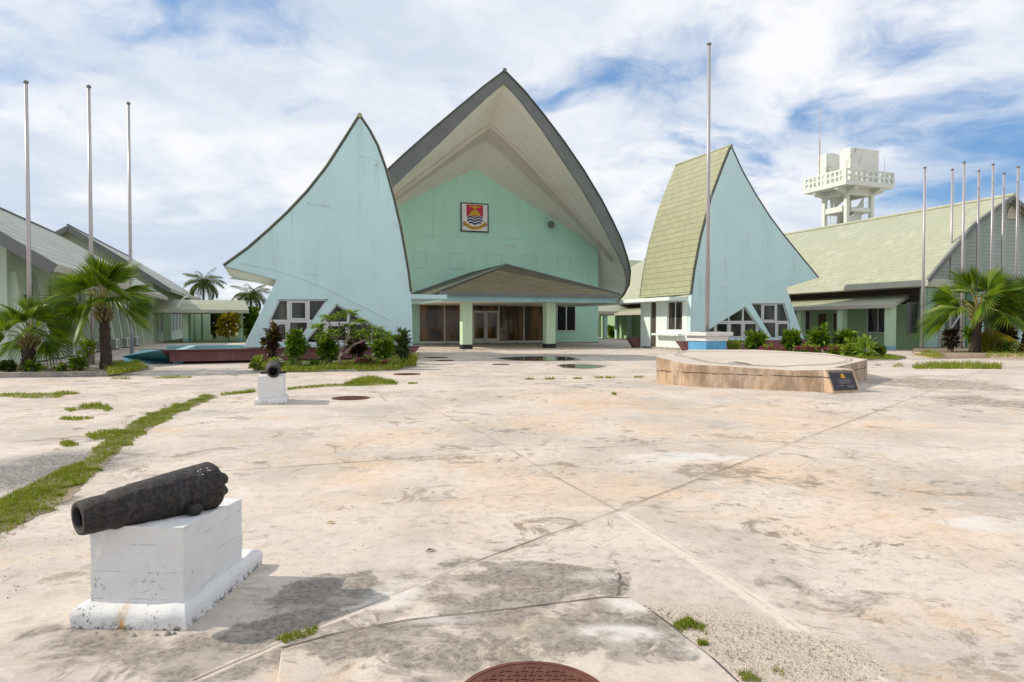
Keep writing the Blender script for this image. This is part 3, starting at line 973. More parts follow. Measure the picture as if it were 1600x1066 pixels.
# soffit under the outward tips, sloping back
for root, tip, inner, npl in ((rootL, lpL[-1], bpL[-1], LN), (rootR, rpR[-1], bpR[0], RN)):
    A = [S(tip[0], npl + 0.33, tip[2] - 0.05), S(inner[0], npl + 0.33, inner[2])]
    B = [p + NV * (LR - 0.4) for p in A]
    MB().slab(A, B, (0, 0, 0.06)).build('soffit', M['soffit'], root)
    MB().slab([S(inner[0], npl + 0.33, inner[2]), S(inner[0] + (bpL[0][0] - bpL[1][0] if root is rootL else bpR[2][0] - bpR[0][0]), npl + 0.33, 0.5)],
              [S(inner[0], npl + LR - 0.6, inner[2]), S(inner[0] + (bpL[0][0] - bpL[1][0] if root is rootL else bpR[2][0] - bpR[0][0]), npl + LR - 0.6, 0.5)], (EV * 0.2)).build('side_wall', M['white_green'], root)

# kiosk side of the right pavilion: wall facing the hall
eK = lpR[-1][0] + 0.02
kz = lpR[5][2] - 0.25
n_of = lambda px: PE(px, 500, eK)[1]
nb = n_of(1003)
dn0, dn1 = n_of(1025), n_of(1016)
wn0, wn1 = n_of(1066), n_of(1042)
dz = PE(1020, 471, eK)[2]
wz0, wz1 = PE(1055, 516, eK)[2], PE(1055, 471, eK)[2]
w = MB()
T = 0.18
w.sbox(eK, eK + T, RN + 0.33, wn0, 0, kz)
w.sbox(eK, eK + T, wn0, wn1, 0, wz0)
w.sbox(eK, eK + T, wn0, wn1, wz1, kz)
w.sbox(eK, eK + T, wn1, dn0, 0, kz)
w.sbox(eK, eK + T, dn0, dn1, dz, kz)
w.sbox(eK, eK + T, dn1, nb, 0, kz)
w.sbox(eK, eK + 4, nb, nb + T, 0, kz)
w.build('kiosk_wall', M['white_green'], rootR)
ewindow(rootR, eK + 0.12, wn0 + 0.05, wn1 - 0.05, wz0 + 0.05, wz1 - 0.05, 2, -1, pane=M['glass_lace'])
MB().sbox(eK + 0.1, eK + 0.14, dn0, dn1, 0, dz).build('door', M['dark_void'], rootR)
MB().sbox(eK - 0.45, eK + 0.05, PE(1069, 522, eK)[1], n_of(1027), wz0 - 0.35, wz0 - 0.22).build('counter_shelf', M['white_green'], rootR, bevel=0.01)
MB().sbox(eK - 0.015, eK, RN + 0.33, nb, 0.0, 0.14).build('base_band', M['kerb'], rootR)
MB().prism([S(eK - 1.05, RN + 0.9, 0), S(eK + 0.4, RN + 0.9, 0), S(eK + 0.4, nb + 4, 0), S(eK - 2.2, nb + 4, 0)][::-1], ZV * 0.001) if False else None
cz = PL(1043.6, 463.8, RN + 0.6)
MB().prism([S(cz[0], RN + 0.45, cz[2] - 0.22), S(eK + 0.6, RN + 0.45, cz[2] - 0.22), S(eK + 0.6, nb + 10, cz[2] - 0.22), S(cz[0], nb + 10, cz[2] - 0.22)], ZV * 0.22).build('canopy_slab', M['white_green'], rootR, bevel=0.015)

# kiosk side of the left pavilion
eK2 = rpL[-1][0] - 0.05
MB().sbox(eK2 - 0.2, eK2, LN + 0.33, LN + 8, 0, 3.4).build('kiosk_wall', M['white_green'], rootL)
cl0, cl1 = PL(645, 459, LN + 1.0), PL(691, 459.5, LN + 2.2)
MB().prism([S(eK2 - 0.3, LN + 1.2, cl0[2] - 0.24), S(cl1[0], LN + 1.2, cl0[2] - 0.24), S(cl1[0], LN + 8, cl0[2] - 0.24), S(eK2 - 0.3, LN + 8, cl0[2] - 0.24)], ZV * 0.22).build('canopy_slab', M['fin'], rootL, bevel=0.015)


# ------------------------------------------------------------------ boat-shaped basins under the pavilions
def basin(label, outline, h, flare, wall_t, loc, bow=None):
    root = thing('boat_shaped_basin', label, 'basin', loc)
    return root


def ring_wall(mb, out_top, out_bot, inn, h):
    n = len(out_top)
    for i in range(n):
        j = (i + 1) % n
        mb.face(out_bot[i], out_bot[j], out_top[j], out_top[i])
        mb.face(out_top[i], out_top[j], inn[j], inn[i])
        mb.face(inn[i], inn[j], Vector((inn[j].x, inn[j].y, 0.02)), Vector((inn[i].x, inn[i].y, 0.02)))


hL = 0.60
f_l = G(250, 547, hL)
f_r = G(657, 541, hL)
el, nl, _ = site(f_l)
er, nr, _ = site(f_r)
nf = 31.75
eb_l = site(G(272, 566))[0]
rootB = thing('boat_shaped_basin', 'maroon boat shaped basin with teal bow, under the left pavilion', 'basin', S(0, nf + 2))
A0, A1 = S(-6.3, nf + 6.6, hL), S(er + 0.1, nf - 0.1, hL)
topL = [S(-4.6, nf + 5.4, hL) if False else G(250, 547, hL), G(657, 541.3, hL)]
botL = [G(272, 566.5), G(640, 561.5)]
bk = NV * 7.0
mb_ = MB()
mb_.face(botL[0], botL[1], topL[1], topL[0])
inn = [topL[0] + NV * 0.35 + EV * 0.3, topL[1] + NV * 0.35 - EV * 0.3]
mb_.face(topL[0], topL[1], inn[1], inn[0])
mb_.face(inn[0], inn[1], inn[1] - ZV * 0.5, inn[0] - ZV * 0.5)
mb_.face(topL[1], botL[1], botL[1] + bk, topL[1] + bk)
mb_.face(topL[1], topL[1] + bk, inn[1] + bk, inn[1])
mb_.build('hull', M['maroon'], rootB)
bow_t, bow_b = G(190, 557, 0.30), G(200, 572)
bow_t2 = topL[0] + bk * 0.45 - EV * 1.0
mb_ = MB()
mb_.face(topL[0], botL[0], bow_b, bow_t)
mb_.face(topL[0], bow_t, bow_t2 - ZV * 0.1, topL[0] + NV * 0.6 + EV * 0.3)
mb_.face(bow_t, bow_b, Vector((bow_t2.x, bow_t2.y, 0)), bow_t2 - ZV * 0.1)
mb_.build('bow', M['teal'], rootB)
b0, b1 = topL[0] + bk - EV * 0.6, topL[1] + bk
mb_ = MB()
mb_.para(Vector((b0.x, b0.y, 0)), b1 - b0, NV * 0.4, ZV * (hL - 0.02))
mb_.build('rear_coping', M['coping'], rootB)
mb_ = MB().para(Vector((topL[0].x, topL[0].y, 0)) + NV * 0.6 + EV * 0.4, bk * 0.95, EV * 0.35, ZV * (hL - 0.03))
mb_.build('end_coping', M['coping'], rootB)
mb_ = MB().face(S(el + 0.5, nf + 0.5, 0.36), S(er - 0.3, nf + 0.5, 0.36), S(er - 0.3, nf + 7.5, 0.36), S(el - 2.4, nf + 7.5, 0.36))
mb_.build('pool_water', M['pool'], rootB)

hR = 0.62
rootB2 = thing('boat_shaped_basin', 'maroon boat shaped basin under the right pavilion behind flower bed', 'basin', S(30, 35))
t0, t1 = S(PL(1062, 536, RN - 0.5)[0], RN - 0.5, hR), S(35.5, RN - 0.5, hR)
q0, q1 = t0 + EV * 0.55 - ZV * hR, t1 - EV * 0.5 - ZV * hR
mb_ = MB()
mb_.face(q0, q1, t1, t0)
mb_.face(t0, t1, t1 + NV * 0.5, t0 + NV * 0.5)
mb_.face(t0, q0, q0 + NV * 0.5, t0 + NV * 0.5)
mb_.face(t1, q1, q1 + NV * 6, t1 + NV * 6)
mb_.build('hull', M['maroon'], rootB2)
t2 = S(eK - 0.75, nb + 0.4, 0.75)
mb_ = MB().prism([t2, t2 + EV * 1.0, S(eK + 0.25, nb + 0.4, 0), S(eK - 0.2, nb + 0.4, 0)], NV * 0.6)
mb_.build('stern', M['maroon'], rootB2)

# ------------------------------------------------------------------ ASSEMBLY HALL
HN = 54.73
E0, ZP = 16.70, 14.64
EC, ZC = 28.19, 8.45
hall = thing('assembly_hall', 'large mint green hall under a soaring prow shaped roof with a low porch', 'hall', S(E0, HN))
EL = 2 * E0 - EC
gz = 3.55
wall = [S(EL, HN, 0), S(EC, HN, 0), S(EC, HN, ZC), S(E0, HN, ZP), S(EL, HN, ZC)]
gx0, gx1 = PL(655, 500, HN)[0], PL(852, 500, HN)[0]
gtop = PL(760, 473, HN)[2]
hole = [S(gx0, HN, 0.12), S(gx1, HN, 0.12), S(gx1, HN, gtop), S(gx0, HN, gtop)]
MB().holed([wall, hole], NV * 0.3).build('front_wall', M['mint'], hall)
mb_ = MB()
mb_.sbox(EC - 0.3, EC, HN + 0.3, HN + 34, 0, ZC - 0.2)
mb_.sbox(EL, EL + 0.3, HN + 0.3, HN + 34, 0, ZC - 0.2)
mb_.sbox(EC, EC + 0.55, HN + 1.6, HN + 6, 0, 6.6)
mb_.build('side_wall', M['mint_low'], hall)
# roof edge points: (pixel of outer edge, forward overhang), mirrored about the axis
ro = [(788.3, 110.7, 7.4), (803, 125.5, 7.4), (819, 142, 7.38), (850, 180, 7.1), (881, 221, 6.6), (912, 266, 5.9), (940, 312.5, 4.95), (957, 345, 4.1), (971, 375, 3.25), (980, 402, 2.4), (985, 424, 1.6), (983, 446, 0.8), (975, 461, 0.2), (966, 471, -0.3)]
ri = [(788, 131), (801, 144), (814, 159), (845, 200), (876, 246), (907, 292), (935, 340), (952.5, 373), (966, 398), (975, 419), (979, 436), (977.5, 453), (970, 465), (964, 472.5)]
OUT = [PL(x, y, HN - s_) for x, y, s_ in ro]
INN = [PL(x, y, HN - r_[2]) for (x, y), r_ in zip(ri, ro)]
mir = lambda P: (2 * E0 - P[0], P[1], P[2])
E0x = OUT[0][0]
for sgn in (1, -1):
    f = (lambda P: P) if sgn > 0 else (lambda P: (2 * E0x - P[0], P[1], P[2]))
    O, I = [f(P) for P in OUT], [f(P) for P in INN]
    W = lambda P, dn=0.0, dz_=0.0: S(P[0], P[1] + dn, P[2] + dz_)
    # barge board: a thick curved board at the roof edge
    m_ = MB()
    for k in range(len(O) - 1):
        a, b_, c_, d_ = O[k], O[k + 1], I[k + 1], I[k]
        m_.face(W(a), W(b_), W(c_), W(d_))
        m_.face(W(a, .14), W(b_, .14), W(c_, .14), W(d_, .14))
        m_.face(W(a), W(b_), W(b_, .14), W(a, .14))
        m_.face(W(d_), W(c_), W(c_, .14), W(d_, .14))
    m_.build('barge_board', M['barge'], hall)
    # thin dark flashing over the board
    m_ = MB()
    m_.tube([W(P, -0.05, 0.02) for P in O], 0.05, 6)
    m_.build('edge_flashing', M['dark_trim'], hall)
    # soffit: ruled between board and wall head
    K = 9
    wl = []
    for k in range(len(I)):
        if k <= K:
            t_ = (INN[0][2] - INN[k][2]) / (INN[0][2] - INN[K][2])
            t_ = t_ ** 0.9
            wl.append(f((E0x + (EC - E0x) * t_, HN, ZP - 0.02 + (ZC - ZP) * t_)))
        else:
            u_ = (k - K) / (len(I) - 1 - K)
            wl.append(f((EC + 0.02, HN + 5 * u_, ZC - 3.4 * u_)))
    rows = 6
    grid = []
    for r_ in range(rows + 1):
        u_ = r_ / rows
        grid.append([S(*[a * (1 - u_) + b_ * u_ for a, b_ in zip((P[0], P[1] + .13, P[2]), Q)]) for P, Q in zip(I, wl)])
    m_ = MB()
    for r_ in range(rows):
        m_.strip(grid[r_], grid[r_ + 1])
    m_.build('soffit', M['soffit'], hall)
    # panel seams
    m_ = MB()
    for u_ in (0.10, 0.22, 0.34, 0.62, 0.76, 0.88):
        pts = [S(*[a * (1 - u_) + b_ * u_ for a, b_ in zip((P[0], P[1] + .13, P[2] - 0.015), Q)]) for P, Q in zip(I[:K + 2], wl[:K + 2])]
        m_.tube(pts, 0.018, 4, False)
    m_.build('soffit_seam', M['seam'], hall)
    # cross beam, half way back
    A, B = [], []
    for P, Q in zip(I[:K + 1], wl[:K + 1]):
        A.append(S(*[a * .56 + b_ * .44 for a, b_ in zip(P, Q)]) - ZV * 0.30)
        B.append(S(*[a * .43 + b_ * .57 for a, b_ in zip(P, Q)]) - ZV * 0.30)
    MB().slab(A, B, (0, 0, 0.30)).build('soffit_beam', M['soffit_beam'], hall)
    # roof skin, running back to a lower ridge
    bk_ = []
    for k, P in enumerate(O):
        bk_.append(S(P[0] * 0.97 + f((E0x, 0, 0))[0] * 0.03, HN + 34, 3.4 + (P[2] - 3.4) * 0.60))
    md_ = [S(P[0], HN + 6, 3.4 + (P[2] - 3.4) * (0.70 + 0.12 * (k / len(O)))) for k, P in enumerate(O)]
    m_ = MB()
    m_.strip([W(P, 0.05, 0.02) for P in O], md_)
    m_.strip(md_, bk_)
    m_.build('roof', M['tile_hall'], hall)
m_ = MB().tube([S(E0x, OUT[0][1] - 0.12, OUT[0][2] + 0.05), S(E0x, HN + 6, 3.5 + (OUT[0][2] - 3.4) * 0.70), S(E0x, HN + 34, 3.5 + (OUT[0][2] - 3.4) * .60)], 0.16, 8)
m_.build('ridge_cap', M['barge'], hall)

# faint recessed panels and panel joints of the front wall
for x0, x1, y0, y1 in ((645, 667, 394, 419), (702, 726, 395.5, 420), (759, 784, 397, 421), (816, 839, 398.5, 422), (871, 892, 400.5, 424)):
    P, Q = PL(x0, y1, HN), PL(x1, y0, HN)
    MB().holed([[S(e, HN - 0.03, z) for e, z in rect(P[0], Q[0], P[2], Q[2])], [S(e, HN - 0.03, z) for e, z in rect(P[0] + .07, Q[0] - .07, P[2] + .07, Q[2] - .07)]], NV * 0.028).build('panel_outline', M['mint_low'], hall)
m_ = MB()
for x in (648, 676, 714, 770, 826, 882, 913):
    a = PL(x, 372, HN)
    ztop = ZP - abs(a[0] - E0) * (ZP - ZC) / (EC - E0)
    m_.sbox(a[0] - 0.02, a[0] + 0.02, HN - 0.012, HN, a[2], ztop - 0.05)
a = PL(780, 373, HN)
m_.sbox(EL + 0.1, EC - 0.1, HN - 0.016, HN, a[2] - 0.03, a[2] + 0.03)
m_.build('wall_joint', M['mint_low'], hall)
for px, py, r_ in ((684, 380, 0.22), (688, 381, 0.12), (795, 384, 0.3), (788, 383, 0.18), (802, 386, 0.15)):
    P = PL(px, py, HN)
    pts = []
    for k in range(14):
        a_ = 2 * math.pi * k / 14
        rr = r_ * (0.5 + random.random() * 0.8)
        pts.append(S(P[0] + rr * math.cos(a_), HN - 0.008, P[2] + rr * 0.5 * math.sin(a_)))
    MB().face(*pts).build('flaked_patch', M['render_stain'], hall)
# floodlight on the wall
P = PL(858, 352, HN)
m_ = MB().lathe(S(P[0], HN - 0.55, P[2]), NV, [(0, 0.02), (0, 0.30), (0.1, 0.32), (0.3, 0.16), (0.4, 0.1)], 14)
m_.tube([S(P[0], HN - 0.2, P[2]), S(P[0], HN, P[2])], 0.05, 6)
m_.build('floodlight', M['barge'], hall)

# glazed entrance
zb = 0.14
mull = [655.5, 695, 722, 738.5, 780, 819, 851]
me_ = [PL(x, 500, HN)[0] for x in mull]
fm = MB()
for e in me_:
    fm.sbox(e - 0.05, e + 0.05, HN + 0.05, HN + 0.2, zb, gtop)
fm.sbox(gx0, gx1, HN + 0.045, HN + 0.21, 0.12, 0.26)
fm.sbox(gx0, gx1, HN + 0.045, HN + 0.21, gtop - 0.1, gtop)
fo = fm.build('glazed_front', M['white_frame'], hall)
for a, b_ in zip(me_[:-1], me_[1:]):
    if abs(a - me_[3]) < 0.01:
        continue
    MB().sbox(a + 0.05, b_ - 0.05, HN + 0.11, HN + 0.14, 0.26, gtop - 0.1).build('pane', M['glass_curtain'], fo)
d0, d1 = me_[3] + 0.05, me_[4] - 0.05
dzt = PL(760, 486, HN)[2]
MB().sbox(d0, d1, HN + 0.11, HN + 0.14, dzt, gtop - 0.1).build('pane', M['glass_curtain'], fo)
dm = (d0 + d1) / 2
for a, b_ in ((d0, dm - 0.02), (dm + 0.02, d1)):
    m_ = MB()
    n0_, n1_ = HN + 0.02, HN + 0.10
    m_.sbox(a, a + 0.13, n0_, n1_, zb + 0.12, dzt)
    m_.sbox(b_ - 0.13, b_, n0_, n1_, zb + 0.12, dzt)
    m_.sbox(a + 0.13, b_ - 0.13, n0_, n1_, dzt - 0.16, dzt)
    m_.sbox(a + 0.13, b_ - 0.13, n0_, n1_, zb + 0.12, zb + 0.32)
    do = m_.build('glass_door', M['white_frame'], hall)
    MB().sbox(a + 0.13, b_ - 0.13, HN + 0.05, HN + 0.07, zb + 0.32, dzt - 0.16).build('pane', M['glass_curtain'], do)
    hx = b_ - 0.07 if a < dm - 0.5 else a + 0.07
    MB().tube([S(hx, HN - 0.04, 1.1), S(hx, HN - 0.04, 1.7)], 0.025, 6).build('handle', M['alu'], do)
P, Q = PL(870, 517, HN), PL(899, 478.5, HN)
nwindow(hall, rect(P[0], Q[0], P[2], Q[2]), HN - 0.03, [(P[0] + Q[0]) / 2], [], 0.09)
m_ = MB().sbox(EL, EC + 0.03, HN - 0.03, HN, 0.0, 0.10)
m_.build('plinth_band', M['kerb'], hall)

# entrance porch
porch_n = 42.6
pe0, pe1 = PL(690, 466, porch_n), PL(962, 466, porch_n)
zf0, zf1 = PL(830, 472, porch_n)[2], PL(830, 463, porch_n)[2]
zr = PL(830, 458, porch_n)[2]
m_ = MB().sbox(pe0[0], pe1[0], porch_n, porch_n + 0.14, zf0, zf1)
m_.sbox(pe0[0], pe0[0] + 0.14, porch_n + 0.14, HN - 0.03, zf0, zf1)
m_.sbox(pe1[0] - 0.14, pe1[0], porch_n + 0.14, HN - 0.03, zf0, zf1)
m_.build('porch_fascia', M['blue_fascia'], hall)
MB().sbox(pe0[0] + 0.14, pe1[0] - 0.14, porch_n + 0.14, HN - 0.03, zf0 + 0.06, zf0 + 0.10).build('porch_ceiling', M['soffit'], hall)
m_ = MB().sbox(pe0[0] - 0.18, pe1[0] + 0.22, porch_n - 0.16, porch_n, zf1 - 0.05, zr)
m_.build('gutter', M['barge'], hall)
ax = PE(791, 414, E0)
axz = ax[2]
FLp, FRp = S(pe0[0] - 0.25, porch_n - 0.1, zr), S(pe1[0] + 0.35, porch_n - 0.1, zr)
AP = S(E0, ax[1], axz)
BK = S(E0, HN, axz)
BL, BR = S(pe0[0] - 0.25, HN, zr), S(pe1[0] + 0.35, HN, zr)
m_ = MB()
for poly in ((FLp, FRp, AP), (FLp, AP, BK, BL), (FRp, BR, BK, AP)):
    m_.prism(poly, (0, 0, -0.1))
m_.build('porch_roof', M['tile_hall'], hall)
m_ = MB()
for a, b_ in ((FLp, AP), (FRp, AP), (AP, BK)):
    m_.tube([a + ZV * 0.03, b_ + ZV * 0.03], 0.075, 6)
m_.tube([BL + ZV * 0.05, BK + ZV * 0.05], 0.10, 6)
m_.build('hip_cap', M['barge'], hall)
for (px, py) in ((730.5, 545.7), (861, 544)):
    c = site(G(px, py))
    m_ = MB().sbox(c[0] - 0.34, c[0] + 0.34, c[1], c[1] + 0.68, 0.0, zf0)
    co = m_.build('porch_column', M['col_paint'], hall, bevel=0.01)
    MB().sbox(c[0] - 0.355, c[0] + 0.355, c[1] - 0.015, c[1] + 0.695, 0.0, 0.30).build('column_base', M['black'], co)

# ------------------------------------------------------------------ emblem sign on the hall front
en = HN - 0.12
emb = thing('emblem_sign', 'square coat of arms sign with rising sun on the mint gable', 'sign', S(PL(741, 340, HN)[0], HN - 0.05, PL(741, 362, HN)[2]))
ul, ur, lr, ll = [PL(x, y, en) for x, y in ((720, 316), (763.2, 318.6), (763.2, 364.2), (720, 361.2))]
c_e, c_z = (ul[0] + ur[0]) / 2, (ul[2] + ll[2] + ur[2] + lr[2]) / 4
HW = (ur[0] - ul[0]) / 2
HH = (ul[2] - ll[2]) / 2
rot = math.atan2(ur[2] - ul[2], ur[0] - ul[0])


def EM(u, v, lay=0):           # u, v in -1..1 on the sign
    x, y = u * HW, v * HH
    return S(c_e + x * math.cos(rot) - y * math.sin(rot), en - 0.012 * lay, c_z + x * math.sin(rot) + y * math.cos(rot))


def em_poly(pts, lay, mat, name):
    m_ = MB()
    for poly in pts:
        m_.prism([EM(u, v, lay) for u, v in poly], NV * 0.01)
    return m_.build(name, mat, emb)


em_poly([[(-.95, -.95), (.95, -.95), (.95, .95), (-.95, .95)]], 1, M['emblem_white'], 'sign_board')
m_ = MB()
m_.holed([[EM(u, v, 3) for u, v in ((-1, -1), (1, -1), (1, 1), (-1, 1))], [EM(u, v, 3) for u, v in ((-.93, -.93), (.93, -.93), (.93, .93), (-.93, .93))]], NV * 0.1)
m_.build('sign_frame', M['black'], emb)
shield = lambda v: 0.6 if v > 0 else 0.6 * math.sqrt(max(0, 1 - (v / -0.62) ** 2)) if v < 0 else 0.6
top_w = lambda u, base: base + 0.06 * math.cos(u / 0.6 * math.pi * 2 - math.pi)
us = [-.6 + 1.2 * k / 24 for k in range(25)]
wv = lambda u: 0.055 * -math.cos(u * 2 * math.pi / 0.62)
em_poly([[(-.6, .88), (.6, .88)] + [(u, 0.10 + wv(u)) for u in reversed(us)]], 2, M['emblem_red'], 'red_field')
bands = []
for v0, v1 in ((0.05, -0.06), (-0.14, -0.26), (-0.34, -0.46)):
    uu = [u for u in us if abs(u) <= (0.6 * math.sqrt(max(0.01, 1 - (min(0, (v0 + v1) / 2 - .02) / 0.66) ** 2)))]
    bands.append([(u, v0 + wv(u)) for u in uu] + [(u, v1 + wv(u)) for u in reversed(uu)])
em_poly(bands, 3, M['emblem_blue'], 'blue_wave')
sun = [(0.36 * math.cos(a), 0.14 + 0.36 * math.sin(a)) for a in [math.pi * k / 16 for k in range(17)]]
rays = []
for k in range(9):
    a = math.pi * (k + 0.5) / 9
    rays.append([(0.34 * math.cos(a - .09), 0.14 + 0.34 * math.sin(a - .09)), (0.34 * math.cos(a + .09), 0.14 + 0.34 * math.sin(a + .09)), (0.47 * math.cos(a), 0.14 + 0.47 * math.sin(a))])
em_poly([sun] + rays, 4, M['emblem_gold'], 'rising_sun')
em_poly([[(-.06, .52), (.06, .52), (.08, .66), (.40, .72), (.44, .80), (.06, .76), (.03, .85), (-.03, .85), (-.06, .76), (-.42, .82), (-.38, .74), (-.08, .66)]], 5, M['emblem_gold'], 'frigate_bird')
arc = lambda r, a: (r * math.sin(a), 0.30 - r * math.cos(a))
AA = [math.radians(-50 + 100 * k / 20) for k in range(21)]
em_poly([[arc(0.93, a) for a in AA] + [arc(1.14, a) for a in reversed(AA)]], 3, M['emblem_gold'], 'motto_ribbon')
em_poly([[(-.74, -.33), (-.92, -.47), (-.80, -.52), (-.88, -.64), (-.66, -.55)], [(.74, -.33), (.92, -.47), (.80, -.52), (.88, -.64), (.66, -.55)]], 2, M['rust'], 'ribbon_tail')


def text_mesh(txt, size, name, mat, place, parent):
    """letters as flat mesh; place(x, y) maps text plane to the world"""
    cu = bpy.data.curves.new('tmp_text', 'FONT')
    cu.body = txt
    cu.size = size
    cu.align_x = 'CENTER'
    cu.resolution_u = 2
    ob = bpy.data.objects.new('tmp_text', cu)
    COL.objects.link(ob)
    bpy.context.view_layer.update()
    me = bpy.data.meshes.new_from_object(ob.evaluated_get(bpy.context.evaluated_depsgraph_get()))
    bpy.data.objects.remove(ob)
    m_ = MB()
    m_.add([place(v.co.x, v.co.y) for v in me.vertices], [tuple(p.vertices) for p in me.polygons])
    bpy.data.meshes.remove(me)
    bpy.data.curves.remove(cu)
    return m_.build(name, mat, parent)


text_mesh('TE MAURI  TE RAOI  AO TE TABOMOA', 0.13, 'motto_lettering', M['black'],
          lambda x, y: EM(*arc(1.08 - y, x / 1.06 * 0.92), lay=5), emb)

# ------------------------------------------------------------------ RIGHT LONG BUILDING
RG = 31.0
rb = thing('long_office_block', 'long pale green block with shingle roof and verandah on the right', 'building', S(42, RG + 1))
bar_px = [(1583, 306), (1562.5, 320), (1525, 347.5), (1502, 374), (1480, 400), (1450, 436)]
prof = [PL(x, y, RG) for x, y in bar_px]
eR = prof[0][0]
profm = [(2 * eR - P[0], P[1], P[2]) for P in prof]
LB = 46
roof_along(rb, prof, RG, LB, M['tile_right'])
roof_along(rb, profm, RG, LB, M['tile_right'])
for pr in (prof, profm):
    edge_trim(rb, [(P[0], P[1], P[2] - 0.12) for P in pr], RG, 0.26, M['barge'], 'barge_board', 0.12, -0.08)
MB().tube([S(eR, RG - 0.1, prof[0][2] + 0.05), S(eR, RG + LB, prof[0][2] + 0.05)], 0.13, 8).build('ridge_cap', M['tile_right'], rb)
ze = prof[-1][2]
ee = prof[-1][0]
em_ = profm[-1][0]
gp = [S(P[0] + 0.1, RG + 0.5, P[2] - 0.15) for P in prof[::-1]] + [S(P[0] - 0.1, RG + 0.5, P[2] - 0.15) for P in profm[1:]]
MB().prism(gp, NV * 0.15).build('gable_siding', M['siding'], rb)
P = PL(1582, 330, RG + 0.4)
MB().prism([S(P[0] - 0.55, RG + 0.42, P[2] - 0.5), S(P[0] + 0.55, RG + 0.42, P[2] - 0.5), S(P[0] + 0.3, RG + 0.42, P[2] + 0.1), S(P[0], RG + 0.42, P[2] + .4), S(P[0] - 0.3, RG + 0.42, P[2] + 0.1)], NV * 0.08).build('gable_vent', M['beam'], rb)
m_ = MB()
m_.sbox(ee - 0.1, ee + 0.02, RG - 0.05, RG + LB, ze - 0.42, ze - 0.03)
m_.sbox(ee + 0.02, em_ + 0.1, RG + 0.25, RG + 0.4, ze - 0.45, ze + 0.06)
m_.build('eave_fascia', M['fascia_pale'], rb)
WE = 40.1
MB().sbox(ee + 0.05, em_, RG + 0.6, RG + LB, ze - 0.44, ze - 0.36).build('eave_soffit', M['beam'], rb)
m_ = MB()
m_.sbox(WE, WE + 0.2, RG + 1.4, RG + LB, 0, 3.0)
m_.sbox(WE + 0.2, em_ - 1.2, RG + 1.4, RG + 1.6, 0, ze - 0.44)
m_.build('wall', M['green_wall'], rb)
MB().sbox(WE + 0.15, WE + 0.35, RG + 1.6, RG + LB, 3.0, ze - 0.44).build('clerestory_lattice', M['dark_void'], rb)
# verandah lean-to
vx0, vz0 = PL(1400, 478, RG + 1.0)[0], PL(1400, 478, RG + 1.0)[2]
vtop = PL(1440, 459, RG + 1.6)
vz1 = vtop[2]
A = [S(vx0 - 0.05, RG + 1.2, vz0 + 0.10), S(WE + 0.1, RG + 2.4, vz1)]
B = [S(vx0 - 0.05, RG + LB - 4, vz0 + 0.10), S(WE + 0.1, RG + LB - 4, vz1)]
MB().slab(A, B, (0, 0, -0.10)).build('verandah_roof', M['tile_right'], rb)
m_ = MB().sbox(vx0 - 0.12, vx0 - 0.05, RG + 1.15, RG + LB - 4, vz0 - 0.12, vz0 + 0.12)
m_.build('verandah_fascia', M['beam'], rb)
m_ = MB().prism([S(vx0 - 0.05, RG + 1.2, vz0 - 0.1), S(vx0 - 0.05, RG + 1.2, vz0 + 0.02), S(WE, RG + 2.4, vz1 - 0.1), S(WE, RG + 2.4, vz1 - 0.25)], NV * -0.06)
m_.build('verandah_verge', M['beam'], rb)
for n_ in [RG + 1.5 + k * (PE(1320, 530, vx0 + .4)[1] - RG - 1.5) for k in range(6)]:
    co = MB().sbox(vx0 + 0.15, vx0 + 0.62, n_, n_ + 0.47, 0.0, vz0).build('verandah_column', M['col_paint'], rb, bevel=0.01)
    MB().sbox(vx0 + 0.14, vx0 + 0.63, n_ - 0.01, n_ + 0.48, 0.0, 0.28).build('column_base', M['coping'], co)
# corner piers and windows
pc = site(G(1468, 548))
pa, pb_ = PL(1450, 500, RG + .75)[0], PL(1466, 500, RG + .75)[0]
for k in range(4):
    MB().sbox(pa + k * 4.2, pb_ + k * 4.2, RG + 0.75, RG + 1.35, 0, ze - 0.46).build('corner_pier', M['mint_low'], rb, bevel=0.01)
ewindow(rb, WE, PE(1389, 520, WE)[1], PE(1356, 520, WE)[1], PE(1372, 519, WE)[2], 2.75, 2, -1, pane=M['glass_lace'])
ewindow(rb, WE, RG + 11.0, RG + 13.0, 0.9, 2.7, 2, -1, pane=M['glass_lace'])
for pxa, pxb in ((1279, 1290), (1303, 1315)):
    na, nb2 = PE(pxb, 540, WE)[1], PE(pxa, 540, WE)[1]
    MB().sbox(WE - 0.05, WE, na, nb2, 0.05, 2.45).build('door', M['brown_door'], rb)
for a, b_ in ((1417, 1450), (1477, 1499), (1518, 1545), (1560, 1590)):
    P, Q = PL(a, 520, RG + 1.4), PL(b_, 474, RG + 1.4)
    nwindow(rb, rect(P[0], Q[0], 1.05, Q[2]), RG + 1.36, [(P[0] + Q[0]) / 2], [], 0.06, frame=M['barge'], pane=M['glass_lace'])

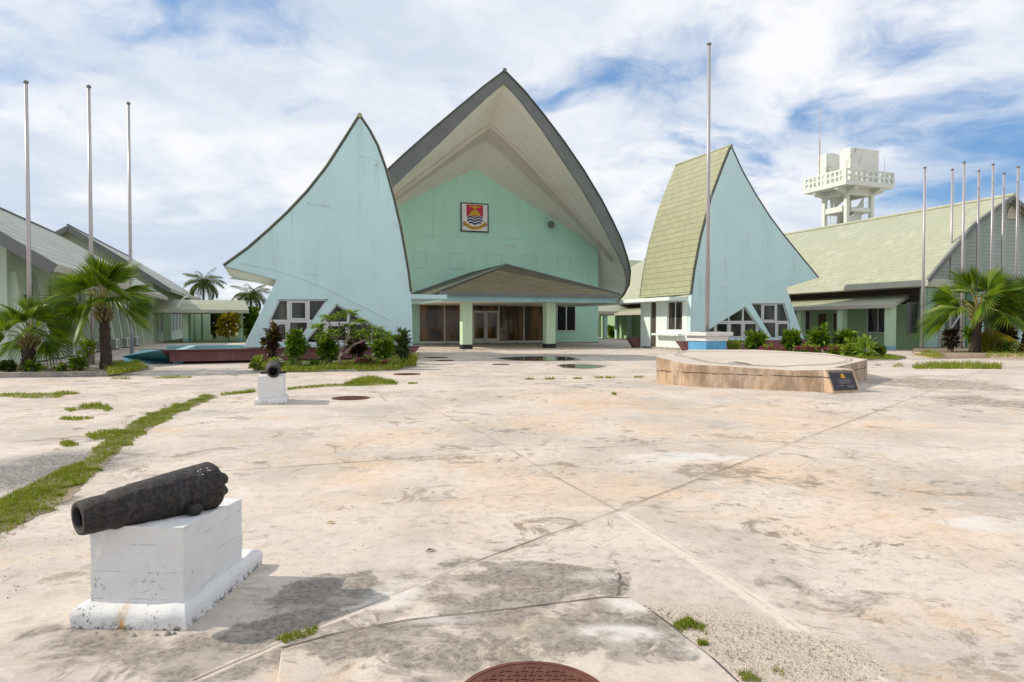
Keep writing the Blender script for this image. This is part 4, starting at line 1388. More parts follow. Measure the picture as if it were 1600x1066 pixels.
# ------------------------------------------------------------------ rear block and covered walk seen between hall and right pavilion
rk = thing('rear_block', 'low shingled block seen behind, between the hall and right pavilion', 'building', S(36, 84))
n_ = 82.0
zt, zl = PL(1000, 406, n_ + 6)[2], PL(985, 468, n_)[2]
e0_, e1_ = 22.0, 56.0
A = [S(e0_, n_, zl), S(e1_, n_, zl)]
B = [S(e0_, n_ + 7, zt), S(e1_, n_ + 7, zt)]
MB().slab(A, B, (0, 0, -0.15)).build('roof', M['tile_right'], rk)
MB().slab([p + NV * 14 for p in A], B, (0, 0, -0.15)).build('roof', M['tile_right'], rk)
MB().sbox(e0_, e1_, n_ - 0.1, n_, zl - 0.5, zl - 0.02).build('eave_fascia', M['white_frame'], rk)
m_ = MB().sbox(e0_ + 0.5, e1_, n_ + 1, n_ + 1.2, 0, zl - 0.2)
m_.build('wall', M['green_wall'], rk)
for k in range(8):
    e_ = e0_ + 2.5 + k * 4
    nwindow(rk, rect(e_, e_ + 1.8, 0.9, 2.9), n_ + 0.95, [e_ + 0.9], [], 0.1, pane=M['glass'])
wk = thing('covered_walkway', 'low roofed walkway on green posts, behind the hall at its right', 'walkway', S(36, 70))
z_e = PL(985, 487, 69)[2]
z_t = PL(985, 474, 70.5)[2]
MB().slab([S(29.5, 68.6, z_e), S(50, 68.6, z_e)], [S(29.5, 70.4, z_t), S(50, 70.4, z_t)], (0, 0, -0.1)).build('roof', M['tile_right'], wk)
MB().slab([S(29.5, 72.2, z_e), S(50, 72.2, z_e)], [S(29.5, 70.4, z_t), S(50, 70.4, z_t)], (0, 0, -0.1)).build('roof', M['tile_right'], wk)
MB().sbox(29.5, 50, 68.5, 68.6, z_e - 0.35, z_e - 0.02).build('fascia', M['beam'], wk)
for k in range(7):
    for nn in (68.8, 71.6):
        e_ = 30.0 + k * 3.1
        MB().sbox(e_, e_ + 0.42, nn, nn + 0.42, 0, z_e - 0.1).build('post', M['mint_low'], wk)

# ------------------------------------------------------------------ LEFT BUILDINGS
def gable_block(label, n0, n1, eW, eE, eR_, z_eave, z_ridge, mat, barge_w, loc, hip=0.0, over=1.4):
    root = thing('low_office_block', label, 'building', loc)
    sl = (z_ridge - z_eave) / (eE + over - eR_)
    pr = [(eR_, n0, z_ridge), (eR_ + (eE + over - eR_) * .5, n0, z_ridge + (z_eave - z_ridge) * 0.5 + 0.12), (eE + over, n0, z_eave)]
    prw = [(2 * eR_ - P[0], n0, P[2]) for P in pr]
    for q in (pr, prw):
        A = [S(P[0], n0 - 1.6, P[2]) for P in q]
        k = [0, 0.5, 1.0]
        B = [S(P[0], n1 + hip * t_, P[2]) for P, t_ in zip(q, k)]
        MB().slab(A, B, (0, 0, -0.14)).build('roof', mat, root)
        edge_trim(root, [(P[0], P[1], P[2] - 0.25) for P in q], n0 - 1.6, barge_w, M['barge'], 'barge_board', 0.12, -0.06)
    if hip:
        A = [S(eR_, n1, z_ridge), S(eR_, n1, z_ridge)]
        MB().prism([S(eR_, n1, z_ridge), S(eE + over, n1 + hip, z_eave), S(2 * eR_ - eE - over, n1 + hip, z_eave)], (0, 0, -0.14)).build('hip_roof', mat, root)
    MB().tube([S(eR_, n0 - 1.65, z_ridge + 0.04), S(eR_, n1, z_ridge + 0.04)], 0.10, 6).build('ridge_cap', M['barge'], root)
    zw = z_eave + sl * over - 0.35
    gpoly = [S(2 * eR_ - eE, n0, 0), S(eE, n0, 0), S(eE, n0, zw), S(eR_, n0, z_ridge - 0.35), S(2 * eR_ - eE, n0, zw)]
    MB().prism(gpoly, NV * 0.2).build('gable_wall', M['green_pale'], root)
    MB().sbox(eE - 0.2, eE, n0 + 0.2, n1 + hip - 1.0, 0, zw - 0.1).build('side_wall', M['green_pale'], root)
    MB().slab([S(eE, n0 - 1.4, zw - 0.06), S(eE + over, n0 - 1.4, z_eave - 0.30)], [S(eE, n1, zw - 0.06), S(eE + over, n1, z_eave - 0.30)], (0, 0, -0.05)).build('eave_soffit', M['beam'], root)
    MB().sbox(eE + over - 0.02, eE + over + 0.10, n0 - 1.6, n1 + hip, z_eave - 0.34, z_eave - 0.02).build('eave_fascia', M['beam'], root)
    return root


LE = -10.2
lb = gable_block('long pale office block at far left with weathered grey shingle roof', 34.7, 68.5, -22, LE, -16.2, 4.15, 9.25, M['tile_left'], 0.48, S(-16, 35), over=2.1)
# pilasters, windows along the court side
for k in range(11):
    n_ = 35.0 + k * 3.0
    MB().prism([S(LE, n_, 0), S(LE + 0.75, n_, 0), S(LE + 0.22, n_, 3.9), S(LE, n_, 3.9)], NV * 0.35).build('buttress', M['green_pale'], lb)
for k in range(10):
    n_ = 35.0 + k * 3.0
    ewindow(lb, LE, n_ + 0.9, n_ + 2.4, 1.1, 3.0, 2, +1)
    MB().tube([S(LE + 0.08, n_ + 2.7, 0.3), S(LE + 0.08, n_ + 2.7, 3.6)], 0.045, 6).build('downpipe', M['barge'], lb)
P, Q = PL(-30, 562, 34.7), PL(24, 420, 34.7)
m_ = MB().holed([[S(e, 34.66, z) for e, z in rect(-16.5, LE - 0.8, 0.5, 3.7)], [S(e, 34.66, z) for e, z in rect(-16.3, LE - 1.0, 0.7, 3.5)]], NV * 0.04)
m_.build('wall_panel', M['mint_low'], lb)
lb2 = gable_block('second low office block behind the left one with a hipped far end', 71.5, 101, -24, -9.6, -16.0, 5.0, 10.35, M['tile_left'], 0.42, S(-16, 72), hip=11, over=1.6)
for k in range(8):
    ewindow(lb2, -9.6, 73 + k * 3.2, 74.6 + k * 3.2, 1.0, 3.0, 2, +1)
lw = thing('covered_walkway', 'long low shingled walkway on pale posts, left of the left pavilion', 'walkway', S(0, 62))
wn = site(G(290, 534))[1]
wl0, wl1 = PL(215, 485, wn - 0.8)[0], PL(389, 485, wn - 0.8)[0]
z_e = PL(300, 484, wn - 0.8)[2]
z_t = PL(300, 468.5, wn + 1.3)[2]
for sg in (-0.8, 3.4):
    MB().slab([S(wl0, wn + sg, z_e), S(wl1, wn + sg, z_e)], [S(wl0, wn + 1.3, z_t), S(wl1 - 0.4, wn + 1.3, z_t)], (0, 0, -0.1)).build('roof', M['tile_right'], lw)
m_ = MB().sbox(wl0, wl1, wn - 0.88, wn - 0.8, z_e - 0.3, z_e - 0.02)
m_.build('fascia', M['fascia_pale'], lw)
MB().sbox(wl0, wl1, wn - 0.7, wn + 3.3, z_e - 0.34, z_e - 0.30).build('ceiling', M['beam'], lw)
for px in (235, 290, 376):
    e_ = PL(px, 520, wn)[0]
    for nn in (wn, wn + 2.6):
        co = MB().sbox(e_ - 0.22, e_ + 0.22, nn, nn + 0.44, 0, z_e - 0.3).build('post', M['col_paint'], lw)
        MB().sbox(e_ - 0.225, e_ + 0.225, nn - 0.005, nn + 0.445, 0, 0.32).build('post_base', M['coping'], co)
P, Q = PL(276, 481, wn - 1.0), PL(287, 465, wn - 1.0)
m_ = MB().tube([S(P[0], wn - 1.0, P[2]), S(Q[0], wn - 0.6, Q[2]), S(Q[0] + 0.3, wn - 0.3, Q[2] + 0.15)], 0.09, 8)
m_.build('rain_pipe', M['white_frame'], lw)
# the wall panels standing inside the walk
m_ = MB()
for px in (247, 262, 300, 312, 323):
    e_ = PL(px, 520, wn + 6)[0]
    m_.sbox(e_ - 0.55, e_ + 0.35, wn + 6, wn + 6.2, 0, 3.2)
m_.build('screen_wall', M['col_paint'], lw)

# ------------------------------------------------------------------ WATER TOWER
TZ = 74.0
cT = PY(1322, 262, TZ)
te, tn, ttop = site(cT)
tb = te + (PL(1398, 267, tn)[0] - te)
tnb = PE(1255, 281, te)[1]
rail_h = 1.45
zpl = ttop - rail_h
tw = thing('water_tower', 'pale green concrete water tower with stair rising behind the right roof', 'water tower', S((te + tb) / 2, (tn + tnb) / 2))
MB().sbox(te, tb, tn, tnb, zpl - 0.3, zpl).build('platform', M['tower'], tw)
# pierced parapet
def parapet(mb, horizontal, a0, a1, fix, t=0.14):
    put = (lambda u0, u1, z0, z1: mb.sbox(u0, u1, fix, fix + t, z0, z1)) if horizontal else (lambda u0, u1, z0, z1: mb.sbox(fix, fix + t, u0, u1, z0, z1))
    for k in range(3):
        z0 = zpl + k * (rail_h - 0.2) / 2
        put(a0, a1, z0, z0 + 0.2)
    n = 9
    for k in range(n + 1):
        u = a0 + (a1 - a0 - 0.24) * k / n
        for j in range(2):
            z0 = zpl + j * (rail_h - 0.2) / 2 + 0.2
            put(u, u + 0.24, z0, zpl + (j + 1) * (rail_h - 0.2) / 2)


for hz, a0, a1, fx in ((True, te, tb, tn), (True, te, tb, tnb - 0.14), (False, tn + 0.15, tnb - 0.15, te), (False, tn + 0.15, tnb - 0.15, tb - 0.14)):
    m_ = MB()
    parapet(m_, hz, a0, a1, fx)
    m_.build('parapet', M['tower'], tw)
# brackets and beams below
m_ = MB()
ti0, ti1 = te + .25 * (tb - te), te + .76 * (tb - te)
tj0, tj1 = tn + .25 * (tnb - tn), tn + .76 * (tnb - tn)
zb_ = zpl - 0.3
for n_ in (tj0 - 0.25, tj1 - 0.25):
    m_.prism([S(te + 0.2, n_, zb_), S(tb - 0.2, n_, zb_), S(tb - 0.2, n_, zb_ - 0.25), S(ti1, n_, zb_ - 0.75), S(ti0, n_, zb_ - 0.75), S(te + 0.2, n_, zb_ - 0.25)], NV * 0.5)
for e_ in (ti0 - 0.25, ti1 - 0.25):
    m_.prism([S(e_, tn + 0.2, zb_ - .004), S(e_, tnb - 0.2, zb_ - .004), S(e_, tnb - 0.2, zb_ - 0.28), S(e_, tj1, zb_ - 0.7), S(e_, tj0, zb_ - 0.7), S(e_, tn + 0.2, zb_ - 0.28)], EV * 0.5)
m_.build('bracket', M['tower'], tw)
for e_ in (ti0, ti1):
    for n_ in (tj0, tj1):
        MB().sbox(e_ - 0.21, e_ + 0.21, n_ - 0.21, n_ + 0.21, 0, zb_ - 0.2).build('leg', M['tower'], tw)
m_ = MB()
for z_ in (zb_ - 2.55, zb_ - 7):
    for n_ in (tj0, tj1):
        m_.sbox(ti0 + 0.38, ti1 - 0.38, n_ - 0.25, n_ + 0.25, z_, z_ + 0.42)
    for e_ in (ti0, ti1):
        m_.sbox(e_ - 0.25, e_ + 0.25, tj0 + 0.38, tj1 - 0.38, z_, z_ + 0.6)
m_.build('tie_beam', M['tower'], tw)
# stair flight with solid balustrade, and landing
zs = zb_ - 2.9
m_ = MB().prism([S(ti0 + 0.6, tn + 2.2, zs), S(ti0 + 1.6, tn + 2.2, zs), S(ti1 - 0.4, tn + 2.2, zb_ - 0.8), S(ti1 - 0.4, tn + 2.2, zb_ - 1.9), S(ti0 + 2.4, tn + 2.2, zs - 2.0), S(ti0 + 0.6, tn + 2.2, zs - 2.4)], NV * 0.16)
m_.prism([S(ti0 + 0.5, tn + 4.2, zb_), S(ti0 + 3.4, tn + 4.2, zb_), S(ti0 + 0.9, tn + 4.2, zs + 1.0), S(ti0 + 0.5, tn + 4.2, zs + 1.0)], NV * 0.16)
m_.prism([S(ti0 + 0.6, tn + 3.9, zs - 2.4), S(ti1, tn + 3.9, zs - 0.6), S(ti1 + 0.2, tn + 3.9, zb_ - 1.9), S(ti1 - 2.2, tn + 3.9, zb_ - 2.2)], NV * 0.16)
m_.build('stair_balustrade', M['tower'], tw)
m_ = MB()
for k in range(14):
    u = k / 13
    e_ = ti0 + 0.9 + (ti1 - ti0 - 1.6) * u
    z_ = zs - 1.6 + (zb_ - zs) * u * 0.9
    m_.sbox(e_, e_ + 0.42, tn + 2.45, tn + 3.8, z_, z_ + 0.2)
m_.build('stair_tread', M['beam'], tw)
m_ = MB()
for k in range(4):
    e_ = ti0 - 0.2 + k * 0.1
    m_.tube([S(ti0 + 0.2, tj0 + 2.0 + k * 0.5, 0), S(ti0 + 0.2, tj0 + 2.0 + k * 0.5, zb_)], 0.05, 6)
m_.build('riser_pipe', M['white_frame'], tw)
# two tanks
def tank(px_l, px_c, px_r, py_top, nn, dep):
    P = PL(px_c, py_top, nn)
    Q = PL(px_r, py_top, nn)
    return MB().sbox(P[0], Q[0], nn, nn + dep, zpl, P[2]).build('water_tank', M['tank'], tw, bevel=0.03)


na_ = tn + 0.8
k1 = tank(1312, 1329, 1373.5, 230, na_, PE(1312, 232, PL(1329, 230, na_)[0])[1] - na_)
nb_ = tn + 4.6
k2 = tank(1278, 1293, 1318, 240, nb_, PE(1278, 242, PL(1293, 240, nb_)[0])[1] - nb_)
P = PL(1372, 229, tn + 1)
MB().tube([S(P[0], tn + 1.2, P[2]), S(P[0], tn + 1.2, P[2] + 0.35), S(P[0] + 0.9, tn + 1.2, P[2] + 0.35)], 0.03, 5).build('vent_pipe', M['steel'], tw)
MB().sbox(PL(1296, 238, tn + 5.4)[0], PL(1308, 238, tn + 5.4)[0], tn + 5.4, tn + 6.6, PL(1300, 240, tn + 4.9)[2], PL(1300, 240, tn + 4.9)[2] + 0.16).build('tank_hatch', M['beam'], tw)
P = PL(1280, 290, tnb - 1.2)
Q = PL(1280, 166, tnb - 1.2)
ant = thing('radio_mast', 'thin radio mast on the left corner of the water tower', 'antenna', S(P[0], tnb - 1.2, zpl))
MB().tube([S(P[0], tnb - 1.2, zpl), S(P[0], tnb - 1.2, (zpl + Q[2]) / 2 + 1)], 0.075, 6).build('lower_mast', M['beam'], ant)
MB().tube([S(P[0], tnb - 1.2, (zpl + Q[2]) / 2 + 1), S(P[0], tnb - 1.2, Q[2])], 0.035, 5).build('whip', M['beam'], ant)
P = PL(1382, 244, tn + 2)
tag(MB().tube([S(P[0], tn + 2, zpl), S(P[0], tn + 2, P[2])], 0.03, 5).build('whip_aerial', M['steel'], origin=S(P[0], tn + 2, zpl)), 'short whip aerial at the right end of the water tower platform', 'antenna')

# ------------------------------------------------------------------ FLAGPOLES
def flagpole(px, base_y, top_y, r0, label, group, z0=0.0, Y=None, px_top=None):
    b_ = G(px, base_y, z0) if Y is None else Vector(((px - CX) / F * Y, Y, z0))
    t_ = PY(px_top or px, top_y, b_.y)
    o = thing('flagpole', label, 'flagpole', b_, group)
    h = t_.z
    MB().tube([(b_.x, b_.y, z0), (b_.x, b_.y, z0 + (h - z0) * .5), (b_.x, b_.y, h)], [r0, r0 * 0.92, r0 * 0.75], 10).build('pole', M['pole'], o, smooth=True)
    MB().lathe((b_.x, b_.y, h), ZV, [(0, r0 * 0.7), (0.0, r0 * 1.1), (0.06, r0 * 1.1), (0.08, r0 * .7), (0.11, 0.01)], 10).build('truck_cap', M['barge'], o)
    MB().tube([(b_.x + r0 * 0.9, b_.y - r0 * 0.9, z0 + 1.2), (b_.x + r0 * 1.3, b_.y - r0 * 1.3, z0 + (h - z0) * .5), (b_.x + r0 * 0.9, b_.y - r0 * .9, h - 0.05)], 0.006, 4).build('halyard', M['white_frame'], o)
    return o


gL, gR = 'flagpoles in the left palm bed', 'flagpoles in the right palm bed'
flagpole(48, 578, 130, 0.075, 'leftmost bare flagpole, standing beside the small fan palm', gL)
flagpole(145, 575, 137, 0.075, 'middle of the three bare flagpoles in the left palm bed', gL)
flagpole(206, 566, 163, 0.075, 'bare flagpole right of the tall fan palm on the left', gL)
for i, (pb, pt, ty, by, lab) in enumerate([
        (1441, 1449.5, 263, 549, 'leftmost of the seven bare flagpoles before the right gable'),
        (1484, 1488.5, 266, 547, 'second bare flagpole from the left before the right gable'),
        (1502, 1507, 255, 549, 'third bare flagpole from the left before the right gable'),
        (1525, 1530.5, 268, 547, 'fourth of the seven bare flagpoles before the right gable'),
        (1547, 1553, 258, 549, 'fifth bare flagpole from the left before the right gable'),
        (1564, 1570, 272, 547, 'sixth bare flagpole from the left before the right gable'),
        (1586, 1592, 262, 549, 'rightmost of the seven bare flagpoles before the right gable')]):
    flagpole(pb, by, ty, 0.085, lab, gR, px_top=pt)
# central flagpole on its plinth
pc = Vector((G(1105, 560).x, G(1105, 560).y, 0))
ped = thing('flagpole_plinth', 'blue and white square plinth carrying the tall central flagpole', 'plinth', pc)
zt = PY(1105, 519, pc.y).z
w2 = 20.5 * pc.y / F
rz = TH + 0.1
def rbox(mb, c, hw, hd, z0, z1, rz_):
    ux, uy = Vector((math.cos(rz_), math.sin(rz_), 0)), Vector((-math.sin(rz_), math.cos(rz_), 0))
    o_ = Vector((c.x, c.y, z0)) - ux * hw - uy * hd
    return mb.para(o_, ux * 2 * hw, uy * 2 * hd, ZV * (z1 - z0))


M['plinth_blue'] = plain('plinth_blue_paint', (0.10, 0.33, 0.55), 0.6, 0.12, 2.0, dirt=(0.35, 0.48, 0.58), dirt_amt=0.6, dscale=2.4)
M['plinth_white'] = plain('plinth_white_paint', (0.70, 0.68, 0.66), 0.7, 0.06, 2.0, dirt=(0.4, 0.34, 0.28), dirt_amt=0.5)
rbox(MB(), pc, w2, w2, 0.0, zt - 0.42, rz).build('shaft', M['plinth_blue'], ped, bevel=0.01)
rbox(MB(), pc, w2 * 1.08, w2 * 1.08, zt - 0.42, zt - 0.17, rz).build('collar', M['plinth_white'], ped, bevel=0.01)
rbox(MB(), pc, w2 * 1.33, w2 * 1.33, zt - 0.17, zt, rz).build('cap_slab', M['plinth_white'], ped, bevel=0.012)
fp = flagpole(1105, 560, 70, 0.10, 'tallest bare flagpole, on the blue and white plinth', None, z0=zt, Y=pc.y, px_top=1108)
m_ = rbox(MB(), pc, 0.28, 0.28, zt, zt + 0.05, rz)
m_.build('base_plate', M['barge'], fp)
m_ = MB()
for k in range(5):
    a = random.random() * 6.28
    rbox(m_, pc + Vector((math.cos(a), math.sin(a), 0)) * w2 * .95, 0.07, 0.05, zt - 0.003, zt + 0.05, a)
m_.build('loose_stone', M['kerb'], ped)

# ------------------------------------------------------------------ OCTAGONAL PLATFORM
op = [((1025.5, 599.5), 0.68), ((1073.7, 603.7), 0.60), ((1239.5, 611), 0.53), ((1287, 613), 0.53), ((1355, 592.5), 0.57)]
bot = [G(*q) for q, _ in op]
topz = [PY(x, y, b_.y).z for (x, y), b_ in zip(((1025.5, 557.5), (1073.7, 568.7), (1239.5, 578.7), (1287, 577.8), (1355, 562)), bot)]
# far side: even height
far = [G(1292, 552, 0.60), G(1180, 546.5, 0.62), G(1077, 546.5, 0.65)]
bot += [Vector((q.x, q.y, 0)) for q in far]
topz += [q.z for q in far]
oc = sum(bot, Vector()) / len(bot)
plat = thing('octagonal_platform', 'low stained concrete platform with angled sides and a circle cut in its top', 'platform', (oc.x, oc.y, 0))
topv = [Vector((b_.x, b_.y, z_)) for b_, z_ in zip(bot, topz)]
cz_ = sum(topz) / len(topz)
m_ = MB()
ctr = Vector((oc.x, oc.y, cz_))
n = len(bot)
for i in range(n):
    j = (i + 1) % n
    a, b_ = bot[i], bot[j]
    m_.face(a, b_, topv[j], topv[i])
    m_.face(topv[i], topv[j], ctr)
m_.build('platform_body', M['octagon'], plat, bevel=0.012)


def top_at(x, y):              # height of the platform top under a plan point (fan of triangles)
    P = Vector((x, y))
    for i in range(n):
        a, b_ = topv[i], topv[(i + 1) % n]
        d = (a.y - ctr.y) * 0
        v0, v1, v2 = Vector((a.x - ctr.x, a.y - ctr.y)), Vector((b_.x - ctr.x, b_.y - ctr.y)), P - Vector((ctr.x, ctr.y))
        den = v0.x * v1.y - v1.x * v0.y
        u = (v2.x * v1.y - v1.x * v2.y) / den
        v = (v0.x * v2.y - v2.x * v0.y) / den
        if u >= -1e-4 and v >= -1e-4:
            return ctr.z + u * (a.z - ctr.z) + v * (b_.z - ctr.z)
    return cz_


# ring groove: offset of the outline, rounded
def ring_pts(f_):
    pts = []
    for k in range(72):
        a = 2 * math.pi * k / 72
        d = Vector((math.cos(a), math.sin(a)))
        best = 9
        for i in range(n):
            p1, p2 = bot[i] - Vector((oc.x, oc.y, 0)), bot[(i + 1) % n] - Vector((oc.x, oc.y, 0))
            ex, ey = p2.x - p1.x, p2.y - p1.y
            den = d.x * ey - d.y * ex
            if abs(den) < 1e-9:
                continue
            t_ = (p1.x * ey - p1.y * ex) / den
            u = (p1.x * d.y - p1.y * d.x) / den
            if t_ > 0 and -0.001 <= u <= 1.001:
                best = min(best, t_)
        pts.append(best)
    for _ in range(40):
        pts = [(pts[k - 1] + pts[k] + pts[(k + 1) % 72]) / 3 for k in range(72)]
    out = []
    for k in range(73):
        a = 2 * math.pi * k / 72
        r = pts[k % 72] * f_
        x, y = oc.x + r * math.cos(a), oc.y + r * math.sin(a)
        out.append(Vector((x, y, top_at(x, y) + 0.006)))
    return out


m_ = MB()
m_.strip(ring_pts(0.83), ring_pts(0.85))
m_.strip(ring_pts(0.79), ring_pts(0.80))
m_.build('ring_groove', M['joint'], plat)
m_ = MB()
c0 = G(1163, 567.5, 0.58)
for k in range(9):
    a = random.uniform(0, 6.28)
    r = random.uniform(0.1, 0.9)
    c_ = Vector((c0.x + math.cos(a) * r * 0.5, c0.y + math.sin(a) * r, 0))
    m_.face(*[Vector((q.x, q.y, top_at(q.x, q.y) + 0.005)) for q in wobbly(c_, 0.10, 0.28, 0, k * 1.7, 12, 0.8)])
m_.build('black_scuff', M['joint'], plat)
# sloping plaque block
pb = [PY(1289, 577, 16.35), PY(1338, 576, 16.0), PY(1346, 614, 15.62), PY(1303, 615, 15.62)]
tl, tr = G(1297, 577.5, 0.56), G(1336, 576, 0.56)
pq = thing('plaque_block', 'small sloped concrete block with a dark inscribed plaque, against the platform', 'plaque', (7.6, 15.9, 0))
bl, br_ = G(1303, 615), G(1346, 613.5)
dirv = (br_ - bl).normalized()
perp = Vector((-dirv.y, dirv.x, 0))
tl = bl - dirv * 0.02 + perp * 0.26 + ZV * 0.54
tr = br_ + dirv * 0.0 + perp * 0.26 + ZV * 0.54
dep = perp * 1.0
m_ = MB()
pts = [bl, br_, tr, tl]
bkp = [Vector((bl.x, bl.y, 0)) + dep - dirv * 0.02, Vector((br_.x, br_.y, 0)) + dep, tr + perp * 0.74, tl + perp * 0.74]
m_.add(pts + bkp, [(0, 1, 2, 3), (4, 7, 6, 5), (0, 4, 5, 1), (3, 2, 6, 7), (0, 3, 7, 4), (1, 5, 6, 2)])
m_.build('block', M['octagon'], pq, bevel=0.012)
nx, uy_ = dirv, (tl - bl).normalized()
nn_ = nx.cross(uy_).normalized()
if nn_.y > 0:
    nn_ = -nn_
Wp, Hp = (br_ - bl).length, (tl - bl).length
PLQ = lambda u, v, d=0.0: bl + nx * (u * Wp) + (tl - bl) * v + nn_ * d
m_ = MB().prism([PLQ(.06, .12, 0.002), PLQ(.90, .12, 0.002), PLQ(.92, .90, 0.002), PLQ(.08, .90, 0.002)], nn_ * 0.018)
po = m_.build('plaque_plate', M['plaque'], pq)
m_ = MB()
for v, u0, u1, h_ in ((.84, .14, .86, .025), (.55, .28, .74, .02), (.50, .32, .70, .02), (.46, .30, .72, .02), (.42, .28, .74, .02), (.38, .34, .66, .02), (.28, .22, .42, .03), (.29, .54, .80, .02), (.25, .54, .80, .02), (.21, .56, .78, .02)):
    u = u0
    while u < u1:
        du = random.uniform(0.03, 0.07)
        m_.prism([PLQ(u, v, 0.021), PLQ(min(u + du, u1), v, 0.021), PLQ(min(u + du, u1), v + h_, 0.021), PLQ(u, v + h_, 0.021)], nn_ * 0.003)
        u += du + 0.012
m_.build('inscription_line', M['plaque_text'], po)
m_ = MB().prism([PLQ(.42, .62, 0.021), PLQ(.60, .62, 0.021), PLQ(.56, .78, 0.021), PLQ(.51, .82, 0.021), PLQ(.46, .78, 0.021)], nn_ * 0.004)
m_.build('gilt_crest', M['emblem_gold'], po)

# ------------------------------------------------------------------ CANNONS
def rough_mesh(ob, amp, freq):
    for v in ob.data.vertices:
        q = v.co
        d = mnoise.fractal(q * freq + Vector((3.1, 7.7, 1.2)), 0.8, 2.1, 4)
        v.co = q + v.normal * d * amp


def sub_grid_box(mb, o, a, b_, c, na, nb_, nc):
    """box with subdivided faces for displacement"""
    o, a, b_, c = Vector(o), Vector(a), Vector(b_), Vector(c)
    def facegrid(o_, u, w, nu, nw):
        idx = len(mb.v)
        vs = [o_ + u * (i / nu) + w * (j / nw) for j in range(nw + 1) for i in range(nu + 1)]
        fs = [(j * (nu + 1) + i, j * (nu + 1) + i + 1, (j + 1) * (nu + 1) + i + 1, (j + 1) * (nu + 1) + i) for j in range(nw) for i in range(nu)]
        mb.add(vs, fs)
    facegrid(o, a, b_, na, nb_)
    facegrid(o + c, a, b_, na, nb_)
    facegrid(o, a, c, na, nc)
    facegrid(o + b_, a, c, na, nc)
    facegrid(o, b_, c, nb_, nc)
    facegrid(o + a, b_, c, nb_, nc)


def pedestal(label, corner_fr, corner_fl, corner_br, h_pl, h_blk, inset, cut, group=None):
    """whitewashed block on a splayed plinth; corners are on the ground"""
    ux = (corner_fr - corner_fl)
    uy = (corner_br - corner_fr)
    c = corner_fl + ux * 0.5 + uy * 0.5
    root = thing('cannon_pedestal', label, 'pedestal', c, group)
    m_ = MB()
    n_ = 22
    sub_grid_box(m_, corner_fl, ux, uy, ZV * h_pl, n_, n_, 6)
    # chamfer the top of the plinth
    vs = []
    for v in m_.v:
        v = Vector(v)
        t_ = max(0, (v.z - h_pl * 0.55) / (h_pl * 0.45))
        d = (v - c)
        d.z = 0
        v = v - d * 0.10 * t_ * t_
        vs.append(tuple(v))
    m_.v = vs
    pl_ = m_.build('plinth', M['whitewash'], root, smooth=True)
    rough_mesh(pl_, 0.010, 7)
    m_ = MB()
    i0, i1, j0, j1 = inset
    o_ = corner_fl + ux * i0 + uy * j0 + ZV * (h_pl - 0.01)
    sub_grid_box(m_, o_, ux * (i1 - i0), uy * (j1 - j0), ZV * h_blk, 24, 24, 18)
    vs = []
    for v in m_.v:
        v = Vector(v)
        if v.z > h_pl + h_blk * 0.6:
            v.z = min(v.z, cut(v))
        vs.append(tuple(v))
    m_.v = vs
    bl_ = m_.build('block', M['whitewash'], root, smooth=True)
    rough_mesh(bl_, 0.007, 9)
    for ob in (pl_, bl_):
        md = ob.modifiers.new('edge', 'EDGE_SPLIT')
        md.split_angle = math.radians(40)
    return root, c


def cannon(label, muz, axis, L, r_m, r_b, trunnion, loc, tr_t=0.30, group=None, tr_len=0.07, tr_r=0.036):
    root = thing('old_cannon', label, 'cannon', loc, group)
    axis = Vector(axis).normalized()
    dr = r_b - r_m
    prof = [(0.02, r_m * .60), (0.0, r_m * .72), (0.0, r_m * .94), (0.012, r_m * 1.0), (0.06, r_m * 1.06), (0.12, r_m * 1.04), (0.15, r_m * 1.02)]
    prof += [(L * t_, r_m * 1.02 + dr * (t_ ** 0.85) + (0.006 if t_ > .34 else 0)) for t_ in [0.22 + .0146 * k for k in range(51)]]
    prof += [(L * 0.975, r_b * 0.96), (L * 1.0, r_b * 0.80), (L * 1.015, r_b * 0.45), (L * 1.02, 0.01)]
    m_ = MB().lathe(muz, axis, prof, 72)
    b_ = m_.build('barrel', M['cannon'], root, smooth=True)
    rough_mesh(b_, 0.003, 6)
    rough_mesh(b_, 0.0009, 22)
    m_ = MB().lathe(Vector(muz) + axis * 0.004, axis, [(0, r_m * .66), (0.02, r_m * .60), (0.4 * L, r_m * .56), (0.4 * L, 0.001)], 40)
    m_.build('bore', M['black'], root)  # coloured black to paint in the shade inside the barrel
    # broken cascabel lumps
    side = axis.cross(ZV).normalized()
    upv = side.cross(axis).normalized()
    m_ = MB()
    for (s_, u_, r_, t_) in ((0.15, 0.62, 0.036, 0.97), (0.55, 0.30, 0.04, 1.0), (-0.2, 0.1, 0.05, 1.02), (0.42, -0.25, 0.04, 1.0)):
        c_ = Vector(muz) + axis * (L * t_) + side * (s_ * r_b) + upv * (u_ * r_b)
        m_.lathe(c_ - axis * r_, axis, [(0, 0.005), (r_ * .5, r_ * .85), (r_, r_), (r_ * 1.6, r_ * .75), (r_ * 1.9, 0.005)], 12)
    k_ = m_.build('cascabel', M['cannon'], root, smooth=True)
    rough_mesh(k_, 0.008, 25)
    for sg in (1, -1):
        c_ = Vector(muz) + axis * (L * tr_t)
        rr = r_m + dr * tr_t ** .85
        m_ = MB().lathe(c_ + side * sg * rr * 0.8 - upv * rr * trunnion, side * sg, [(0, tr_r), (rr * 0.2 + tr_len, tr_r), (rr * .2 + tr_len + 0.008, tr_r * .8), (rr * .2 + tr_len + 0.008, 0.002)], 16)
        t_ = m_.build('trunnion', M['cannon'], root, smooth=True)
        rough_mesh(t_, 0.004, 20)
    return root


